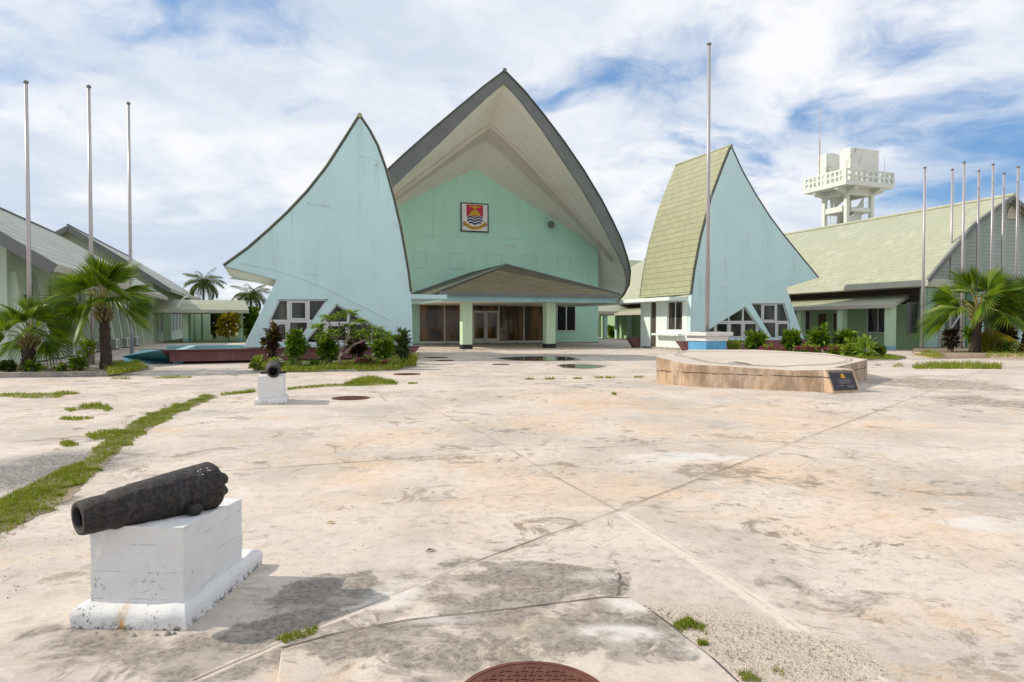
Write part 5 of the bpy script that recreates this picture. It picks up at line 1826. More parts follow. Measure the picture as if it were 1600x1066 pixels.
fl, fr, bR = G(110, 982), G(290, 986), G(409, 882)
muz = PY(121, 811, 3.50)
bre = PY(337, 756, 4.10)
axv = (bre - muz).normalized()
sd = axv.cross(ZV).normalized()


def cut1(v):
    # saddle worn under the barrel
    d = Vector((v.x, v.y, 0)) - Vector((muz.x, muz.y, 0))
    t_ = d.dot(Vector((axv.x, axv.y, 0)).normalized())
    s_ = d.dot(Vector((sd.x, sd.y, 0)).normalized())
    r = 0.092 + 0.05 * max(0, min(1, t_ / 0.75)) + 0.004
    zc = muz.z + axv.z * t_
    base = 0.525 - 0.05 * max(0, (v.y - 3.7)) + 0.008 * mnoise.noise(v * 6)
    if abs(s_) < r:
        return min(base, zc - math.sqrt(r * r - s_ * s_) + 0.004)
    return base


ped1, _ = pedestal('large whitewashed pedestal in the left foreground with an ochre stain', fr, fl, bR, 0.115, 0.46, (0.11, 0.93, 0.07, 0.80), cut1)
cannon('black corroded cannon lying across the near white pedestal', muz, axv, (bre - muz).length, 0.090, 0.136, 0.62, (muz.x + 0.2, muz.y + 0.3, 0.5), tr_t=0.72, tr_len=0.035)
# paint flecks on the breech
m_ = MB()
for k in range(14):
    t_ = random.uniform(.80, .90)
    a = random.uniform(0.7, 1.15)
    r = 0.090 + .046 * t_ ** .85 + 0.012
    c_ = muz + axv * ((bre - muz).length * t_) + (sd * math.cos(a) + sd.cross(axv) * math.sin(a)) * r
    e1_ = axv * random.uniform(.0015, .004)
    e2_ = (sd * -math.sin(a) + sd.cross(axv) * math.cos(a)) * random.uniform(.0015, .004)
    m_.face(c_ - e1_, c_ - e2_, c_ + e1_ * 1.3, c_ + e2_)
m_.build('paint_fleck', M['white_petal'], bpy.data.objects['old_cannon'])

fl2, fr2 = G(397.5, 633), G(448, 631.5)
bR2 = fr2 + (fr2 - fl2).cross(ZV).normalized() * -0.95
mz2 = G(427, 580, 0)
Y2 = (fl2.y + fr2.y) / 2
muz2 = PY(427, 580.5, Y2 + 0.02)


def cut2(v):
    s_ = v.x - muz2.x - (v.y - muz2.y) * 0.02
    r = 0.15
    zc = muz2.z
    base = PY(427, 587.5, Y2 + .1).z
    if abs(s_) < r:
        return min(base, zc - math.sqrt(r * r - s_ * s_) + 0.02)
    return base


ped2, _ = pedestal('smaller looking whitewashed pedestal beside the grass line, holding a cannon end on', fr2, fl2, bR2, 0.13, 0.62, (0.10, 0.90, 0.04, 0.88), cut2)
cannon('black cannon seen muzzle on, on the farther white pedestal', muz2, (muz2.x + 0.06, muz2.y, 0.35), 0.85, 0.122, 0.150, 0.35, (muz2.x, Y2 + .4, 0.6), tr_t=0.30, tr_len=0.11, tr_r=0.026)
text_mesh('GA', 0.10, 'painted_letters', M['beam'], lambda x, y: Vector((PY(415, 628, Y2).x + x * 1.1, fl2.y - 0.004 + (fr2.y - fl2.y) * 0.3 - 0.02, 0.035 + y * 0.85)), ped2)

# ------------------------------------------------------------------ MANHOLE COVERS
def manhole(label, c, r, z=0.0):
    root = thing('manhole_cover', label, 'manhole cover', c)
    X, Y = Vector((1, 0, 0)), Vector((0, 1, 0))
    m_ = MB().lathe((c.x, c.y, z), ZV, [(0.0, r * 1.07), (0.012, r * 1.065), (0.012, r * 1.0), (0.006, r * 0.995)], 48)
    m_.build('rim', M['rust'], root)
    m_ = MB().disc((c.x, c.y, z + 0.009), X, Y, r * 0.992, 48)
    m_.build('lid', M['rust'], root)
    m_ = MB()
    st = r / 9
    for i in range(-9, 10):
        for j in range(-9, 10):
            x, y = i * st, j * st
            if x * x + y * y > (r * .9) ** 2:
                continue
            if (i + j) % 2 == 0:
                m_.box(c.x + x - st * .42, c.x + x + st * .42, c.y + y - st * .13, c.y + y + st * .13, z + 0.009, z + 0.0135)
            else:
                m_.box(c.x + x - st * .13, c.x + x + st * .13, c.y + y - st * .42, c.y + y + st * .42, z + 0.009, z + 0.0135)
    m_.build('tread_stud', M['rust'], root)
    return root


c = G(830, 1042, 0.03)
manhole('large rusty manhole cover cut off by the bottom edge', Vector((c.x, c.y - 0.30, 0.03)), 0.31, 0.03)
manhole('round rusty manhole cover right of the far pedestal', G(548, 622.5), 0.38)
manhole('small dark manhole cover near the right end of the shrub bed', G(681, 559), 0.55)
manhole('dark manhole cover in front of the porch, left of the puddle', G(695, 563.5), 0.42)
manhole('flat dark manhole cover in front of the grassy shrub bed', G(636, 585), 0.42)

# ------------------------------------------------------------------ GRASS
def blades(mb, x, y, z, h, w, lean):
    a = random.uniform(0, 6.28)
    dx, dy = math.cos(a), math.sin(a)
    lx, ly = random.uniform(-1, 1) * lean, random.uniform(-1, 1) * lean
    o = len(mb.v)
    mb.v += [(x - dx * w, y - dy * w, z), (x + dx * w, y + dy * w, z), (x + dx * w * .7 + lx * h * .45, y + dy * w * .7 + ly * h * .45, z + h * .6),
             (x - dx * w * .7 + lx * h * .45, y - dy * w * .7 + ly * h * .45, z + h * .6), (x + lx * h, y + ly * h, z + h)]
    mb.f += [(o, o + 1, o + 2, o + 3), (o + 3, o + 2, o + 4)]


def inpoly(x, y, poly):
    c = False
    j = len(poly) - 1
    for i in range(len(poly)):
        if (poly[i].y > y) != (poly[j].y > y) and x < (poly[j].x - poly[i].x) * (y - poly[i].y) / (poly[j].y - poly[i].y) + poly[i].x:
            c = not c
        j = i
    return c


def grass_px(mb, pix, n, h, w, clump=0.5, z=0.0, cl=2.0, wild=0.0):
    poly = [G(x, y, z) for x, y in pix]
    x0, x1 = min(p.x for p in poly), max(p.x for p in poly)
    y0, y1 = min(p.y for p in poly), max(p.y for p in poly)
    k = tries = 0
    while k < n and tries < n * 40:
        tries += 1
        x, y = random.uniform(x0, x1), random.uniform(y0, y1)
        if not inpoly(x, y, poly):
            continue
        d = mnoise.noise(Vector((x * cl, y * cl, 0.3)))
        if d < random.uniform(-1, 1) * clump - clump * .6:
            continue
        if wild:
            q_ = Vector((x * 1.6, y * 1.6, 4.0))
            x += wild * mnoise.fractal(q_, 0.7, 2.2, 4)
            y += wild * mnoise.fractal(q_ + Vector((9, 3, 1)), 0.7, 2.2, 4)
        hh = h * random.uniform(.4, 1.2) * (0.75 + 0.7 * max(0, d))
        blades(mb, x, y, z, hh, w * random.uniform(.7, 1.3), 0.7)
        k += 1


gm = MB()
strip = [(0, 852), (40, 828), (110, 792), (150, 742), (205, 694), (262, 655), (330, 624), (345, 617), (320, 618), (262, 636), (215, 650), (180, 672), (150, 690), (120, 718), (60, 752), (0, 785), (-60, 815), (-60, 880)]
strip_n = [(0, 836), (40, 816), (105, 784), (148, 738), (200, 693), (258, 655), (326, 625), (343, 618), (322, 618), (266, 637), (222, 651), (190, 672), (160, 692), (126, 722), (66, 760), (0, 792), (-60, 822), (-60, 868)]
grass_px(gm, strip_n, 20000, 0.048, 0.003, 0.8, cl=3.4, wild=0.17)
grass_px(gm, strip, 2600, 0.03, 0.0025, 0.9, cl=5, wild=0.25)
grass_px(gm, [(0, 782), (80, 742), (130, 722), (140, 735), (60, 780), (0, 812)], 3500, 0.05, 0.0035, 0.5, cl=3)
grass_px(gm, [(135, 684), (180, 672), (205, 676), (190, 684), (150, 688)], 900, 0.05, 0.004, .5, cl=3)
for a, b_, nn in (((345, 617.5), (398, 612), 700), ((450, 608), (505, 604), 700), ((505, 604), (620, 600), 1200)):
    grass_px(gm, [(a[0], a[1] - 1.5), (b_[0], b_[1] - 1.5), (b_[0], b_[1] + 1.5), (a[0], a[1] + 1.5)], nn, 0.07, 0.006, .5)
grass_px(gm, [(535, 602), (560, 592), (590, 590), (622, 600)], 2200, 0.12, 0.008, .4)
struct(gm.build('grass', M['grass'], origin=G(150, 740), norm=False), 'stuff', 'ragged green grass line curving past the near pedestal')
sw0 = [G(x, y, 0.004) for x, y in strip_n]
strip_w = []
for a, b_ in zip(sw0, sw0[1:] + sw0[:1]):
    k_ = max(1, int((b_ - a).length / 0.06))
    strip_w += [a.lerp(b_, i / k_) for i in range(k_)]
sm = MB()
sm.face(*[q + Vector((mnoise.noise(q * 1.7), mnoise.noise(q * 1.9 + Vector((5, 5, 5))), 0)) * 0.06 + Vector((mnoise.fractal(q * 4.0, 0.7, 2.1, 4), mnoise.fractal(q * 4.3 + Vector((7, 1, 2)), 0.7, 2.1, 4), 0)) * 0.07 for q in strip_w])
struct(sm.build('sandy_strip', M['soil'], origin=strip_w[3]))
gm = MB()
def tuft_px(cx, cy, hx, hy, n, h, seed):
    pix = []
    for k in range(22):
        a = 2 * math.pi * k / 22
        r = 1 + 0.55 * mnoise.noise(Vector((math.cos(a) * 1.5 + seed, math.sin(a) * 1.5, seed * 1.3)))
        pix.append((cx + hx * r * math.cos(a), cy + hy * r * math.sin(a)))
    grass_px(gm, pix, n, h, 0.005, .6, cl=3)
for i, (cx, cy, hx, hy, nn, hh) in enumerate(((50, 619, 70, 3, 1300, .08), (105, 616, 22, 1.6, 350, .08), (118, 655, 26, 2.5, 420, .06), (143, 637, 24, 4, 650, .09), (111, 641, 9, 2.5, 180, .07), (168, 640, 9, 2.6, 180, .06),
                                             (108, 695, 13, 3.5, 350, .05), (158, 680, 24, 6, 420, .05), (272, 590.5, 30, 1.4, 420, .09), (190, 592, 20, 1, 150, .07))):
    tuft_px(cx, cy, hx, hy, nn, hh, i * 2.7)
grass_px(gm, [(1425, 574), (1480, 571), (1560, 572), (1565, 577), (1430, 577)], 2400, 0.22, 0.010, .8, cl=1.6)
grass_px(gm, [(1395, 571), (1410, 570), (1412, 573), (1396, 574)], 80, 0.12, .01, .3)
for px, py in ((826, 593), (858, 593), (902, 592), (935, 591), (953, 591), (645, 600), (955, 617), (998, 590)):
    grass_px(gm, [(px - 7, py - 1.2), (px + 7, py - 1.2), (px + 8, py + .6), (px - 7, py + .6)], 90, 0.07, 0.008, .2)
grass_px(gm, [(430, 1000), (470, 984), (500, 980), (490, 992), (445, 1006)], 420, 0.030, 0.0025, .3, cl=8)
grass_px(gm, [(1048, 978), (1075, 968), (1102, 980), (1095, 990), (1060, 990)], 520, 0.035, 0.0025, .2, cl=8)
grass_px(gm, [(1084, 994), (1104, 990), (1110, 1008), (1092, 1010)], 180, 0.03, 0.002, .2, cl=8)
grass_px(gm, [(1148, 1050), (1170, 1052), (1190, 1066), (1160, 1066)], 160, 0.03, 0.002, .2, cl=8)
grass_px(gm, [(1210, 1040), (1225, 1050), (1225, 1060), (1208, 1050)], 40, 0.02, 0.002, .2, cl=8)
struct(gm.build('grass_tufts', M['grass'], origin=G(900, 700), norm=False), 'stuff', 'scattered tufts of grass growing from cracks in the concrete')

# ------------------------------------------------------------------ PLANTING BEDS
def bed(label, front, back, h, mat_k, mat_s=None, kerb_w=0.18):
    P = [G(x, y, 0) for x, y in front]
    B = [G(x, y, 0) for x, y in back]
    c = sum(P + B, Vector()) / len(P + B)
    root = thing('planting_bed', label, 'planting bed', c)
    m_ = MB()
    for a, b_ in zip(P[:-1], P[1:]):
        d = (b_ - a)
        nrm = Vector((-d.y, d.x, 0)).normalized() * kerb_w
        m_.para(a, d, nrm, ZV * h)
    m_.build('kerb', mat_k, root, bevel=0.02)
    Q = [p + Vector((0, 0.15, 0)) for p in P]
    m_ = MB().face(*[q + ZV * (h * .75) for q in Q + B[::-1]])
    m_.build('soil', mat_s or M['soil'], root)
    return root


bed('kerbed sandy bed with two fan palms and three flagpoles on the left', [(-60, 591), (60, 590), (170, 588.5), (232, 577)], [(-60, 577), (60, 573), (150, 568), (215, 565)], 0.16, M['kerb'])
bed('kerbed bed of palms and flagpoles before the right gable', [(1428, 557), (1462, 560.5), (1545, 560), (1660, 562)], [(1428, 546), (1470, 544), (1560, 544), (1660, 544)], 0.22, M['kerb_new'])
bed('low grassy bed of shrubs in front of the left pavilion', [(396, 582), (470, 581.5), (560, 580.5), (620, 578.5), (650, 573)], [(400, 572), (470, 568), (560, 566), (620, 565), (650, 568)], 0.06, M['kerb'], M['lawn'], 0.08)
bed('low grassy bed of flowering shrubs in front of the right pavilion', [(1120, 556), (1200, 558), (1320, 563), (1400, 563.5), (1416, 560)], [(1120, 549.5), (1200, 549.5), (1320, 550), (1380, 553), (1416, 558)], 0.05, M['kerb'], M['lawn'], 0.08)
gm = MB()
grass_px(gm, [(398, 581), (470, 580.5), (560, 579.5), (620, 577.5), (648, 572), (648, 568), (560, 566.5), (400, 572)], 9000, 0.20, 0.013, .3, z=0.04, cl=.8)
grass_px(gm, [(610, 577), (650, 572), (650, 565), (615, 564)], 1800, 0.40, 0.013, .3, z=0.04, cl=.8)
grass_px(gm, [(1300, 561), (1400, 562.5), (1414, 559), (1370, 553), (1300, 551)], 3600, 0.14, 0.014, .3, z=0.04, cl=.8)
grass_px(gm, [(170, 587), (232, 577), (215, 566), (160, 572)], 2400, 0.20, 0.012, .4, z=0.1, cl=.8)
grass_px(gm, [(-20, 577), (120, 573), (120, 576), (-20, 581)], 1400, 0.12, 0.012, .5, z=0.1, cl=.8)
grass_px(gm, [(1428, 556), (1462, 560), (1478, 556), (1450, 548)], 700, 0.16, 0.013, .4, z=0.15, cl=.8)
grass_px(gm, [(1540, 558), (1620, 558), (1620, 546), (1540, 546)], 1400, 0.18, 0.014, .4, z=0.15, cl=.8)
struct(gm.build('bed_grass', M['grass'], origin=G(520, 575), norm=False), 'stuff', 'thick low grass filling the planting beds')

# ------------------------------------------------------------------ PLANTS
def leaf(mb, c, d, n_, l, w):
    """a folded pointed leaf at c along d"""
    s = d.cross(n_)
    s = s.normalized() * w if s.length > 1e-4 else Vector((w, 0, 0))
    o = len(mb.v)
    m1 = c + d * (l * .45)
    up_ = n_ * (w * .35)
    tip = c + d * l - n_ * (l * .12)
    mb.v += [tuple(c), tuple(m1 + s + up_), tuple(tip), tuple(m1 - s + up_), tuple(m1)]
    mb.f += [(o, o + 4, o + 2, o + 1), (o, o + 3, o + 2, o + 4)]


def rv():
    while True:
        v = Vector((random.uniform(-1, 1), random.uniform(-1, 1), random.uniform(-1, 1)))
        if 0.05 < v.length < 1:
            return v.normalized()


def crown(mb, c, rx, rz, n_clumps, per, ll, lw_, up_bias=0.3, spread=0.28, shell=0.55):
    for k in range(n_clumps):
        d = rv()
        r = shell + (1 - shell) * random.random()
        r *= 0.82 + 0.75 * mnoise.noise(d * 1.9 + c * 3.7)
        q = c + Vector((d.x * rx, d.y * rx, d.z * rz)) * r
        s_ = spread * rx
        for j in range(per):
            o = rv()
            p = q + Vector((o.x * s_, o.y * s_, o.z * s_ * .8))
            dd = (o + d * .8 + ZV * up_bias).normalized()
            leaf(mb, p, dd, (rv() + ZV).normalized(), ll * random.uniform(.6, 1.2), lw_ * random.uniform(.7, 1.2))


def bush(label, px, base_y, top_y, wpx, mat, name='leafy_shrub', ll=0.16, lw_=0.045, dens=1.0, stem_h=0.35, group=None, z0=0.04, flowers=None, cat='shrub', shell=.35):
    b_ = G(px, base_y, z0)
    H = PY(px, top_y, b_.y).z - z0
    W = wpx * 0.86 * b_.y / F / 2
    root = thing(name, label, cat, b_, group)
    m_ = MB()
    ns = 5
    for k in range(ns):
        a = 6.28 * k / ns + random.random()
        t_ = b_ + Vector((math.cos(a) * W * .55, math.sin(a) * W * .55, H * random.uniform(.6, .85)))
        m_.tube([b_ + Vector((math.cos(a) * .04, math.sin(a) * .04, 0)), b_.lerp(t_, .5) + ZV * .05, t_], [0.022, 0.016, 0.006], 5)
    m_.build('stem', M['bark'], root)
    m_ = MB()
    zc = b_ + ZV * (H * (stem_h + 1) / 2)
    crown(m_, zc, W, H * (1 - stem_h) / 2 * 1.05, int(46 * dens), 8, ll * 1.35, lw_ * 1.45, spread=0.24, shell=shell)
    m_.build('foliage', mat, root, norm=False)
    if flowers:
        m_ = MB()
        for k in range(flowers[1]):
            d = rv()
            p = zc + Vector((d.x * W * 1.0, d.y * W * 1.0, abs(d.z) * H * (1 - stem_h) / 2 * 1.05))
            for j in range(5):
                a = 6.28 * j / 5
                leaf(m_, p, Vector((math.cos(a), math.sin(a), .4)).normalized(), ZV, flowers[2], flowers[2] * .4)
        m_.build('flower', flowers[0], root, norm=False)['kind'] = 'stuff'
    return root


gs = 'shrubs in the bed before the left pavilion'
bush('dark red leaved slender shrub at the left of the grassy bed', 426, 572, 511, 26, M['shrub_red'], 'dark_red_shrub', 0.20, 0.05, .8, .3)
bush('round green shrub right of the dark red slender one', 463, 574, 513, 34, M['shrub'], 'leafy_shrub', 0.19, 0.05, 1.5, .22, gs)
bush('tall green shrub left of the frangipani', 512, 573, 520, 28, M['shrub'], 'leafy_shrub', 0.19, 0.05, 1.4, .12, gs)
bush('dark red shrub behind the frangipani stem', 556, 571, 522, 34, M['shrub_red'], 'dark_red_shrub', 0.20, 0.05, .9, .3)
bush('bushy green shrub right of the frangipani', 597, 572, 518, 38, M['shrub'], 'leafy_shrub', 0.19, 0.05, 1.7, .18, gs)
bush('narrow dark upright shrub at the right end of the bed', 627, 568, 516, 22, M['shrub_dark'], 'upright_shrub', 0.28, 0.03, .9, .1)
bush('small lime green plant at the left tip of the bed', 401, 579, 556, 18, M['shrub_lime'], 'low_plant', 0.12, 0.03, .6, .0)
bush('low green plant with white flowers behind the far cannon', 431, 577, 562, 30, M['shrub_lime'], 'flowering_plant', 0.12, 0.03, .8, .0, flowers=(M['white_petal'], 60, .08), cat='flower')
bush('low white flowered plant under the tall green shrub', 488, 575, 565, 34, M['shrub'], 'flowering_plant', 0.10, 0.025, .6, .0, flowers=(M['white_petal'], 40, .07), cat='flower')
bush('pink flowered plant under the frangipani', 572, 574, 560, 40, M['shrub'], 'flowering_plant', 0.12, 0.03, .8, .0, flowers=(M['pink'], 70, .085), cat='flower')
bush('small pink flowered plant before the bushy green shrub', 606, 574, 563, 26, M['shrub'], 'flowering_plant', 0.10, 0.03, .6, .0, flowers=(M['pink'], 40, .08), cat='flower')

# frangipani
b_ = G(533, 575.5, 0.04)
fr_ = thing('frangipani_tree', 'small forked frangipani with cream blossoms in the grassy bed', 'tree', b_)
tips = [(497, 512), (512, 498), (530, 496), (548, 490), (520, 520), (545, 512), (562, 505), (570, 520), (588, 516), (556, 524), (598, 528), (505, 524)]
m_ = MB()
f1, f2 = PY(534, 550, b_.y), PY(548, 543, b_.y - .1)
m_.tube([b_, PY(531, 560, b_.y), f1], [0.075, 0.06, 0.05], 8)
m_.tube([PY(532, 558, b_.y), f2], [0.055, 0.04], 8)
n1, n2, n3, n4 = PY(526, 530, b_.y + .2), PY(543, 528, b_.y - .2), PY(562, 535, b_.y - .3), PY(578, 530, b_.y)
for a, c_ in ((f1, n1), (f1, n2), (f2, n3), (n3, n4)):
    m_.tube([a, a.lerp(c_, .5) + ZV * .03, c_], [0.045, .038, .034], 7)
tipw = []
for i, (x, y) in enumerate(tips):
    t_ = PY(x, y, b_.y + random.uniform(-.45, .45))
    src = min((n1, n2, n3, n4), key=lambda q: (q - t_).length)
    m_.tube([src, src.lerp(t_, .5) + Vector((random.uniform(-.05, .05), 0, -.03)), t_], [0.032, .028, .024], 6)
    tipw.append(t_)
m_.build('branch', M['bark'], fr_, smooth=True)
m_, m2 = MB(), MB()
for t_ in tipw:
    for k in range(28):
        a = k * 2.4
        d = Vector((math.cos(a), math.sin(a), random.uniform(-.35, .65))).normalized()
        leaf(m_, t_ + d * .03, d, (ZV - d * d.z).normalized(), random.uniform(.30, .46), .07)
for t_ in [tipw[3], tipw[8], tipw[10], tipw[5], tipw[8] + Vector((.15, 0, .05))]:
    for k in range(9):
        p = t_ + rv() * .11 + ZV * .10
        for j in range(5):
            a = 6.28 * j / 5 + k
            leaf(m2, p, Vector((math.cos(a), math.sin(a), .5)).normalized(), ZV, .06, .026)
m_.build('foliage', M['frangi'], fr_, norm=False)
m2.build('blossom', M['white_petal'], fr_, norm=False)

gs = 'shrubs in the bed before the right pavilion'
bush('rounded green shrub under the triangular window of the right pavilion', 1180, 553, 519, 34, M['shrub'], 'leafy_shrub', .24, .06, 1.2, .2, gs)
bush('small rounded green shrub beside the right leg of the right pavilion', 1236, 553, 519, 30, M['shrub'], 'leafy_shrub', .24, .06, 1.1, .2, gs)
bush('tall green shrub just right of the right pavilion leg', 1280, 554, 512, 38, M['shrub'], 'leafy_shrub', .24, .06, 1.4, .15, gs)
bush('green shrub before the brown doors of the verandah', 1322, 554, 514, 34, M['shrub'], 'leafy_shrub', .24, .06, 1.3, .15, gs)
bush('small spiky green plant at the left end of the right bed', 1129, 553, 527, 12, M['shrub'], 'low_plant', .22, .03, .5, .1)
bush('low lime green plant near the octagon behind', 1148, 553, 533, 18, M['shrub_lime'], 'low_plant', .2, .04, .5, .0)
for x0, lab in ((1205, 'low pink flowers between the two rounded shrubs'), (1262, 'low pink flowers under the tall shrub'), (1308, 'pink flowers in front of the verandah shrubs')):
    bush(lab, x0, 556, 541, 46, M['shrub_lime'], 'flowering_plant', .14, .04, .9, .0, flowers=(M['pink'], 70, .12), cat='flower')
bush('low yellow green plant at the right of the pink flowers', 1330, 558, 537, 30, M['shrub_lime'], 'low_plant', .22, .05, .8, .0)
bush('broad leaved light green plant in the right bed', 1352, 559, 534, 24, M['frangi'], 'low_plant', .42, .06, .35, .0)
bush('reddish low shrub at the right end of the bed', 1374, 559, 540, 24, M['shrub'], 'flowering_plant', .16, .04, .9, .0, flowers=(M['maroon'], 60, .08), cat='flower')
bush('pink flowered plant by the palm trunk in the right bed', 1566, 552, 534, 36, M['shrub'], 'flowering_plant', .18, .04, .9, .0, flowers=(M['pink'], 40, .08), z0=0.15, cat='flower')
bush('dark red leaved shrub between the right flagpoles', 1572, 550, 508, 26, M['shrub_red'], 'dark_red_shrub', .3, .07, .5, .4, z0=.15)
bush('dark red shrub before the steel gate', 1487, 550, 512, 22, M['shrub_red'], 'dark_red_shrub', .28, .06, .35, .1, z0=.15)
bush('climbing green shrub behind the right palm trunk', 1515, 548, 512, 16, M['shrub'], 'leafy_shrub', .26, .06, .5, .3, z0=.15)
bush('purple flowered weed in the left palm bed', 122, 579, 560, 28, M['shrub'], 'flowering_plant', .16, .03, .5, .0, flowers=(M['pink'], 10, .06), z0=.12, cat='flower')
bush('small weed at the kerb by the left palm', 95, 580, 571, 14, M['shrub'], 'low_plant', .1, .03, .3, .0, z0=.12)
bush('weed clump under the small left palm', 50, 581, 567, 22, M['shrub'], 'low_plant', .14, .03, .5, .0, z0=.12)
bush('weed clump at far left edge of the bed', 14, 582, 567, 24, M['shrub_dark'], 'low_plant', .14, .03, .5, .0, z0=.12)
bush('thin yellow green shrub by the left palm trunk', 137, 572, 527, 30, M['shrub_lime'], 'leafy_shrub', .14, .04, .5, .25, z0=.12, shell=.2)
bush('round yellow croton bush seen under the left walkway', 357, 533, 486, 32, M['croton'], 'croton_bush', .45, .12, 1.3, .2, shell=.6)
bush('dark green tree beyond the left walkway', 334, 529, 484, 26, M['shrub_dark'], 'leafy_shrub', .5, .15, 1.3, .1)
bush('green bush between the walkway end and left pavilion', 392, 532, 480, 26, M['shrub'], 'leafy_shrub', .5, .14, 1.3, .1)
bush('low green and white plant at the rear walkway posts', 985, 528, 510, 14, M['shrub'], 'low_plant', .4, .1, .5, .0, flowers=(M['white_petal'], 20, .2))
bush('green plant by the leftmost rear walkway post', 955, 528, 508, 14, M['shrub'], 'low_plant', .4, .1, .5, .0)


# --- fan palms
def fan_palm(label, base, crown_c, R, n_leaf, seed, trunk_r, yellow=1, name='fan_palm', blade=0.60):
    rng = random.Random(seed)
    root = thing(name, label, 'palm tree', base, 'fan palms in the palm beds')
    pts, rad = [], []
    lean = crown_c - base
    K = 14
    for k in range(K + 1):
        t_ = k / K
        p = base + lean * t_ * 0.94
        p.x += 0.03 * math.sin(t_ * 3)
        pts.append(p)
        rad.append(trunk_r * (1.15 - 0.3 * min(1, t_ * 4) + 0.12 * ((k % 2) - .5)))
    m_ = MB().tube(pts, rad, 12)
    to = m_.build('trunk', M['trunk'], root, smooth=True)
    rough_mesh(to, trunk_r * .16, 4)
    # fibrous leaf bases
    m_ = MB()
    for k in range(26):
        a = k * 2.39
        t_ = 0.70 + 0.26 * k / 26
        p = base + lean * t_
        d = Vector((math.cos(a), math.sin(a), 1.5)).normalized()
        m_.tube([p + Vector((math.cos(a), math.sin(a), 0)) * trunk_r * .7, p + d * R * .13 + Vector((math.cos(a), math.sin(a), 0)) * trunk_r], [trunk_r * .28, trunk_r * .1], 5)
    m_.build('leaf_base', M['petiole'], root)
    for i in range(n_leaf):
        a = i * 2.39996 + rng.uniform(-.25, .25)
        t_ = i / (n_leaf - 1)              # 0 = old low leaf, 1 = young upright
        el = math.radians(-14 + 92 * t_ ** 0.85 + rng.uniform(-10, 10))
        if i < yellow:
            el = math.radians(-62)
        pl_ = R * (1 - blade) * rng.uniform(.85, 1.15)
        d = Vector((math.cos(a) * math.cos(el), math.sin(a) * math.cos(el), math.sin(el)))
        hub = crown_c + d * pl_ + ZV * (0.02 * R)
        mid = crown_c + d * pl_ * .5 + ZV * (0.06 * R)
        pm = MB().tube([crown_c - ZV * .05 * R, mid, hub], [R * .016, R * .012, R * .009], 5)
        # blade frame: axis follows the petiole, drooping a little
        ax_ = (d - ZV * (0.22 + .15 * rng.random())).normalized()
        sd_ = ax_.cross(ZV)
        sd_ = sd_.normalized() if sd_.length > .05 else Vector((1, 0, 0))
        roll = rng.uniform(-1.2, 1.2)
        nrm_ = sd_.cross(ax_).normalized()
        sd_, nrm_ = sd_ * math.cos(roll) + nrm_ * math.sin(roll), nrm_ * math.cos(roll) - sd_ * math.sin(roll)
        bl = R * blade * rng.uniform(.9, 1.15)
        nseg = 24
        span = math.radians(rng.uniform(56, 80))
        bm_ = MB()
        cup = rng.uniform(.15, .4)
        def pt(ang, r, lift=0.0):
            r_ = r * bl
            q = hub + ax_ * (math.cos(ang) * r_) + sd_ * (math.sin(ang) * r_) + nrm_ * (lift * bl + cup * bl * (abs(ang) / span) ** 2 * r * .6)
            return q - ZV * (bl * 0.24 * r ** 2.4)
        for s_ in range(nseg):
            a0 = -span + 2 * span * s_ / nseg
            a1 = -span + 2 * span * (s_ + 1) / nseg
            am = (a0 + a1) / 2
            ln = (0.72 + 0.28 * math.cos(am * .8)) * rng.uniform(.93, 1.07)
            rm = 0.52 * ln
            sp = (a1 - a0) * .14
            o = len(bm_.v)
            bm_.v += [tuple(pt(am, 0.02)), tuple(pt(a0, rm * .55, -.012)), tuple(pt(am, rm * .55, .012)), tuple(pt(a1, rm * .55, -.012)),
                      tuple(pt(a0, rm, -.014)), tuple(pt(am, rm, .014)), tuple(pt(a1, rm, -.014)), tuple(pt(am + rng.uniform(-1, 1) * sp, ln * 1.02, -.02))]
            bm_.f += [(o, o + 1, o + 2), (o, o + 2, o + 3), (o + 1, o + 4, o + 5, o + 2), (o + 2, o + 5, o + 6, o + 3), (o + 4, o + 7, o + 5), (o + 5, o + 7, o + 6)]
        fo = bm_.build('fan_leaf', M['fan_yellow'] if (i < yellow) else M['fan'], root, norm=False)
        pm.build('petiole', M['petiole'], fo)
    return root


b_ = G(166, 577, 0.1)
fan_palm('tall fan palm with a dark trunk in the left bed', b_, PY(160, 475, b_.y), 92 * b_.y / F, 22, 3, 0.19, 0, blade=.64)
b_ = G(42, 579, 0.1)
fan_palm('short fan palm at the far left of the left bed', b_, PY(45, 530, b_.y), 82 * b_.y / F, 17, 8, 0.24, 0, blade=.62)
b_ = G(1523, 551, 0.15)
fan_palm('fan palm with a bent brown trunk in the right bed', b_, PY(1528, 484, b_.y), 88 * b_.y / F, 19, 5, 0.25, 1, blade=.64)
b_ = G(1600, 551, 0.15)
fan_palm('fan palm cut off by the right edge of the photo', b_, PY(1610, 495, b_.y), 78 * b_.y / F, 16, 11, 0.28, 0, blade=.64)


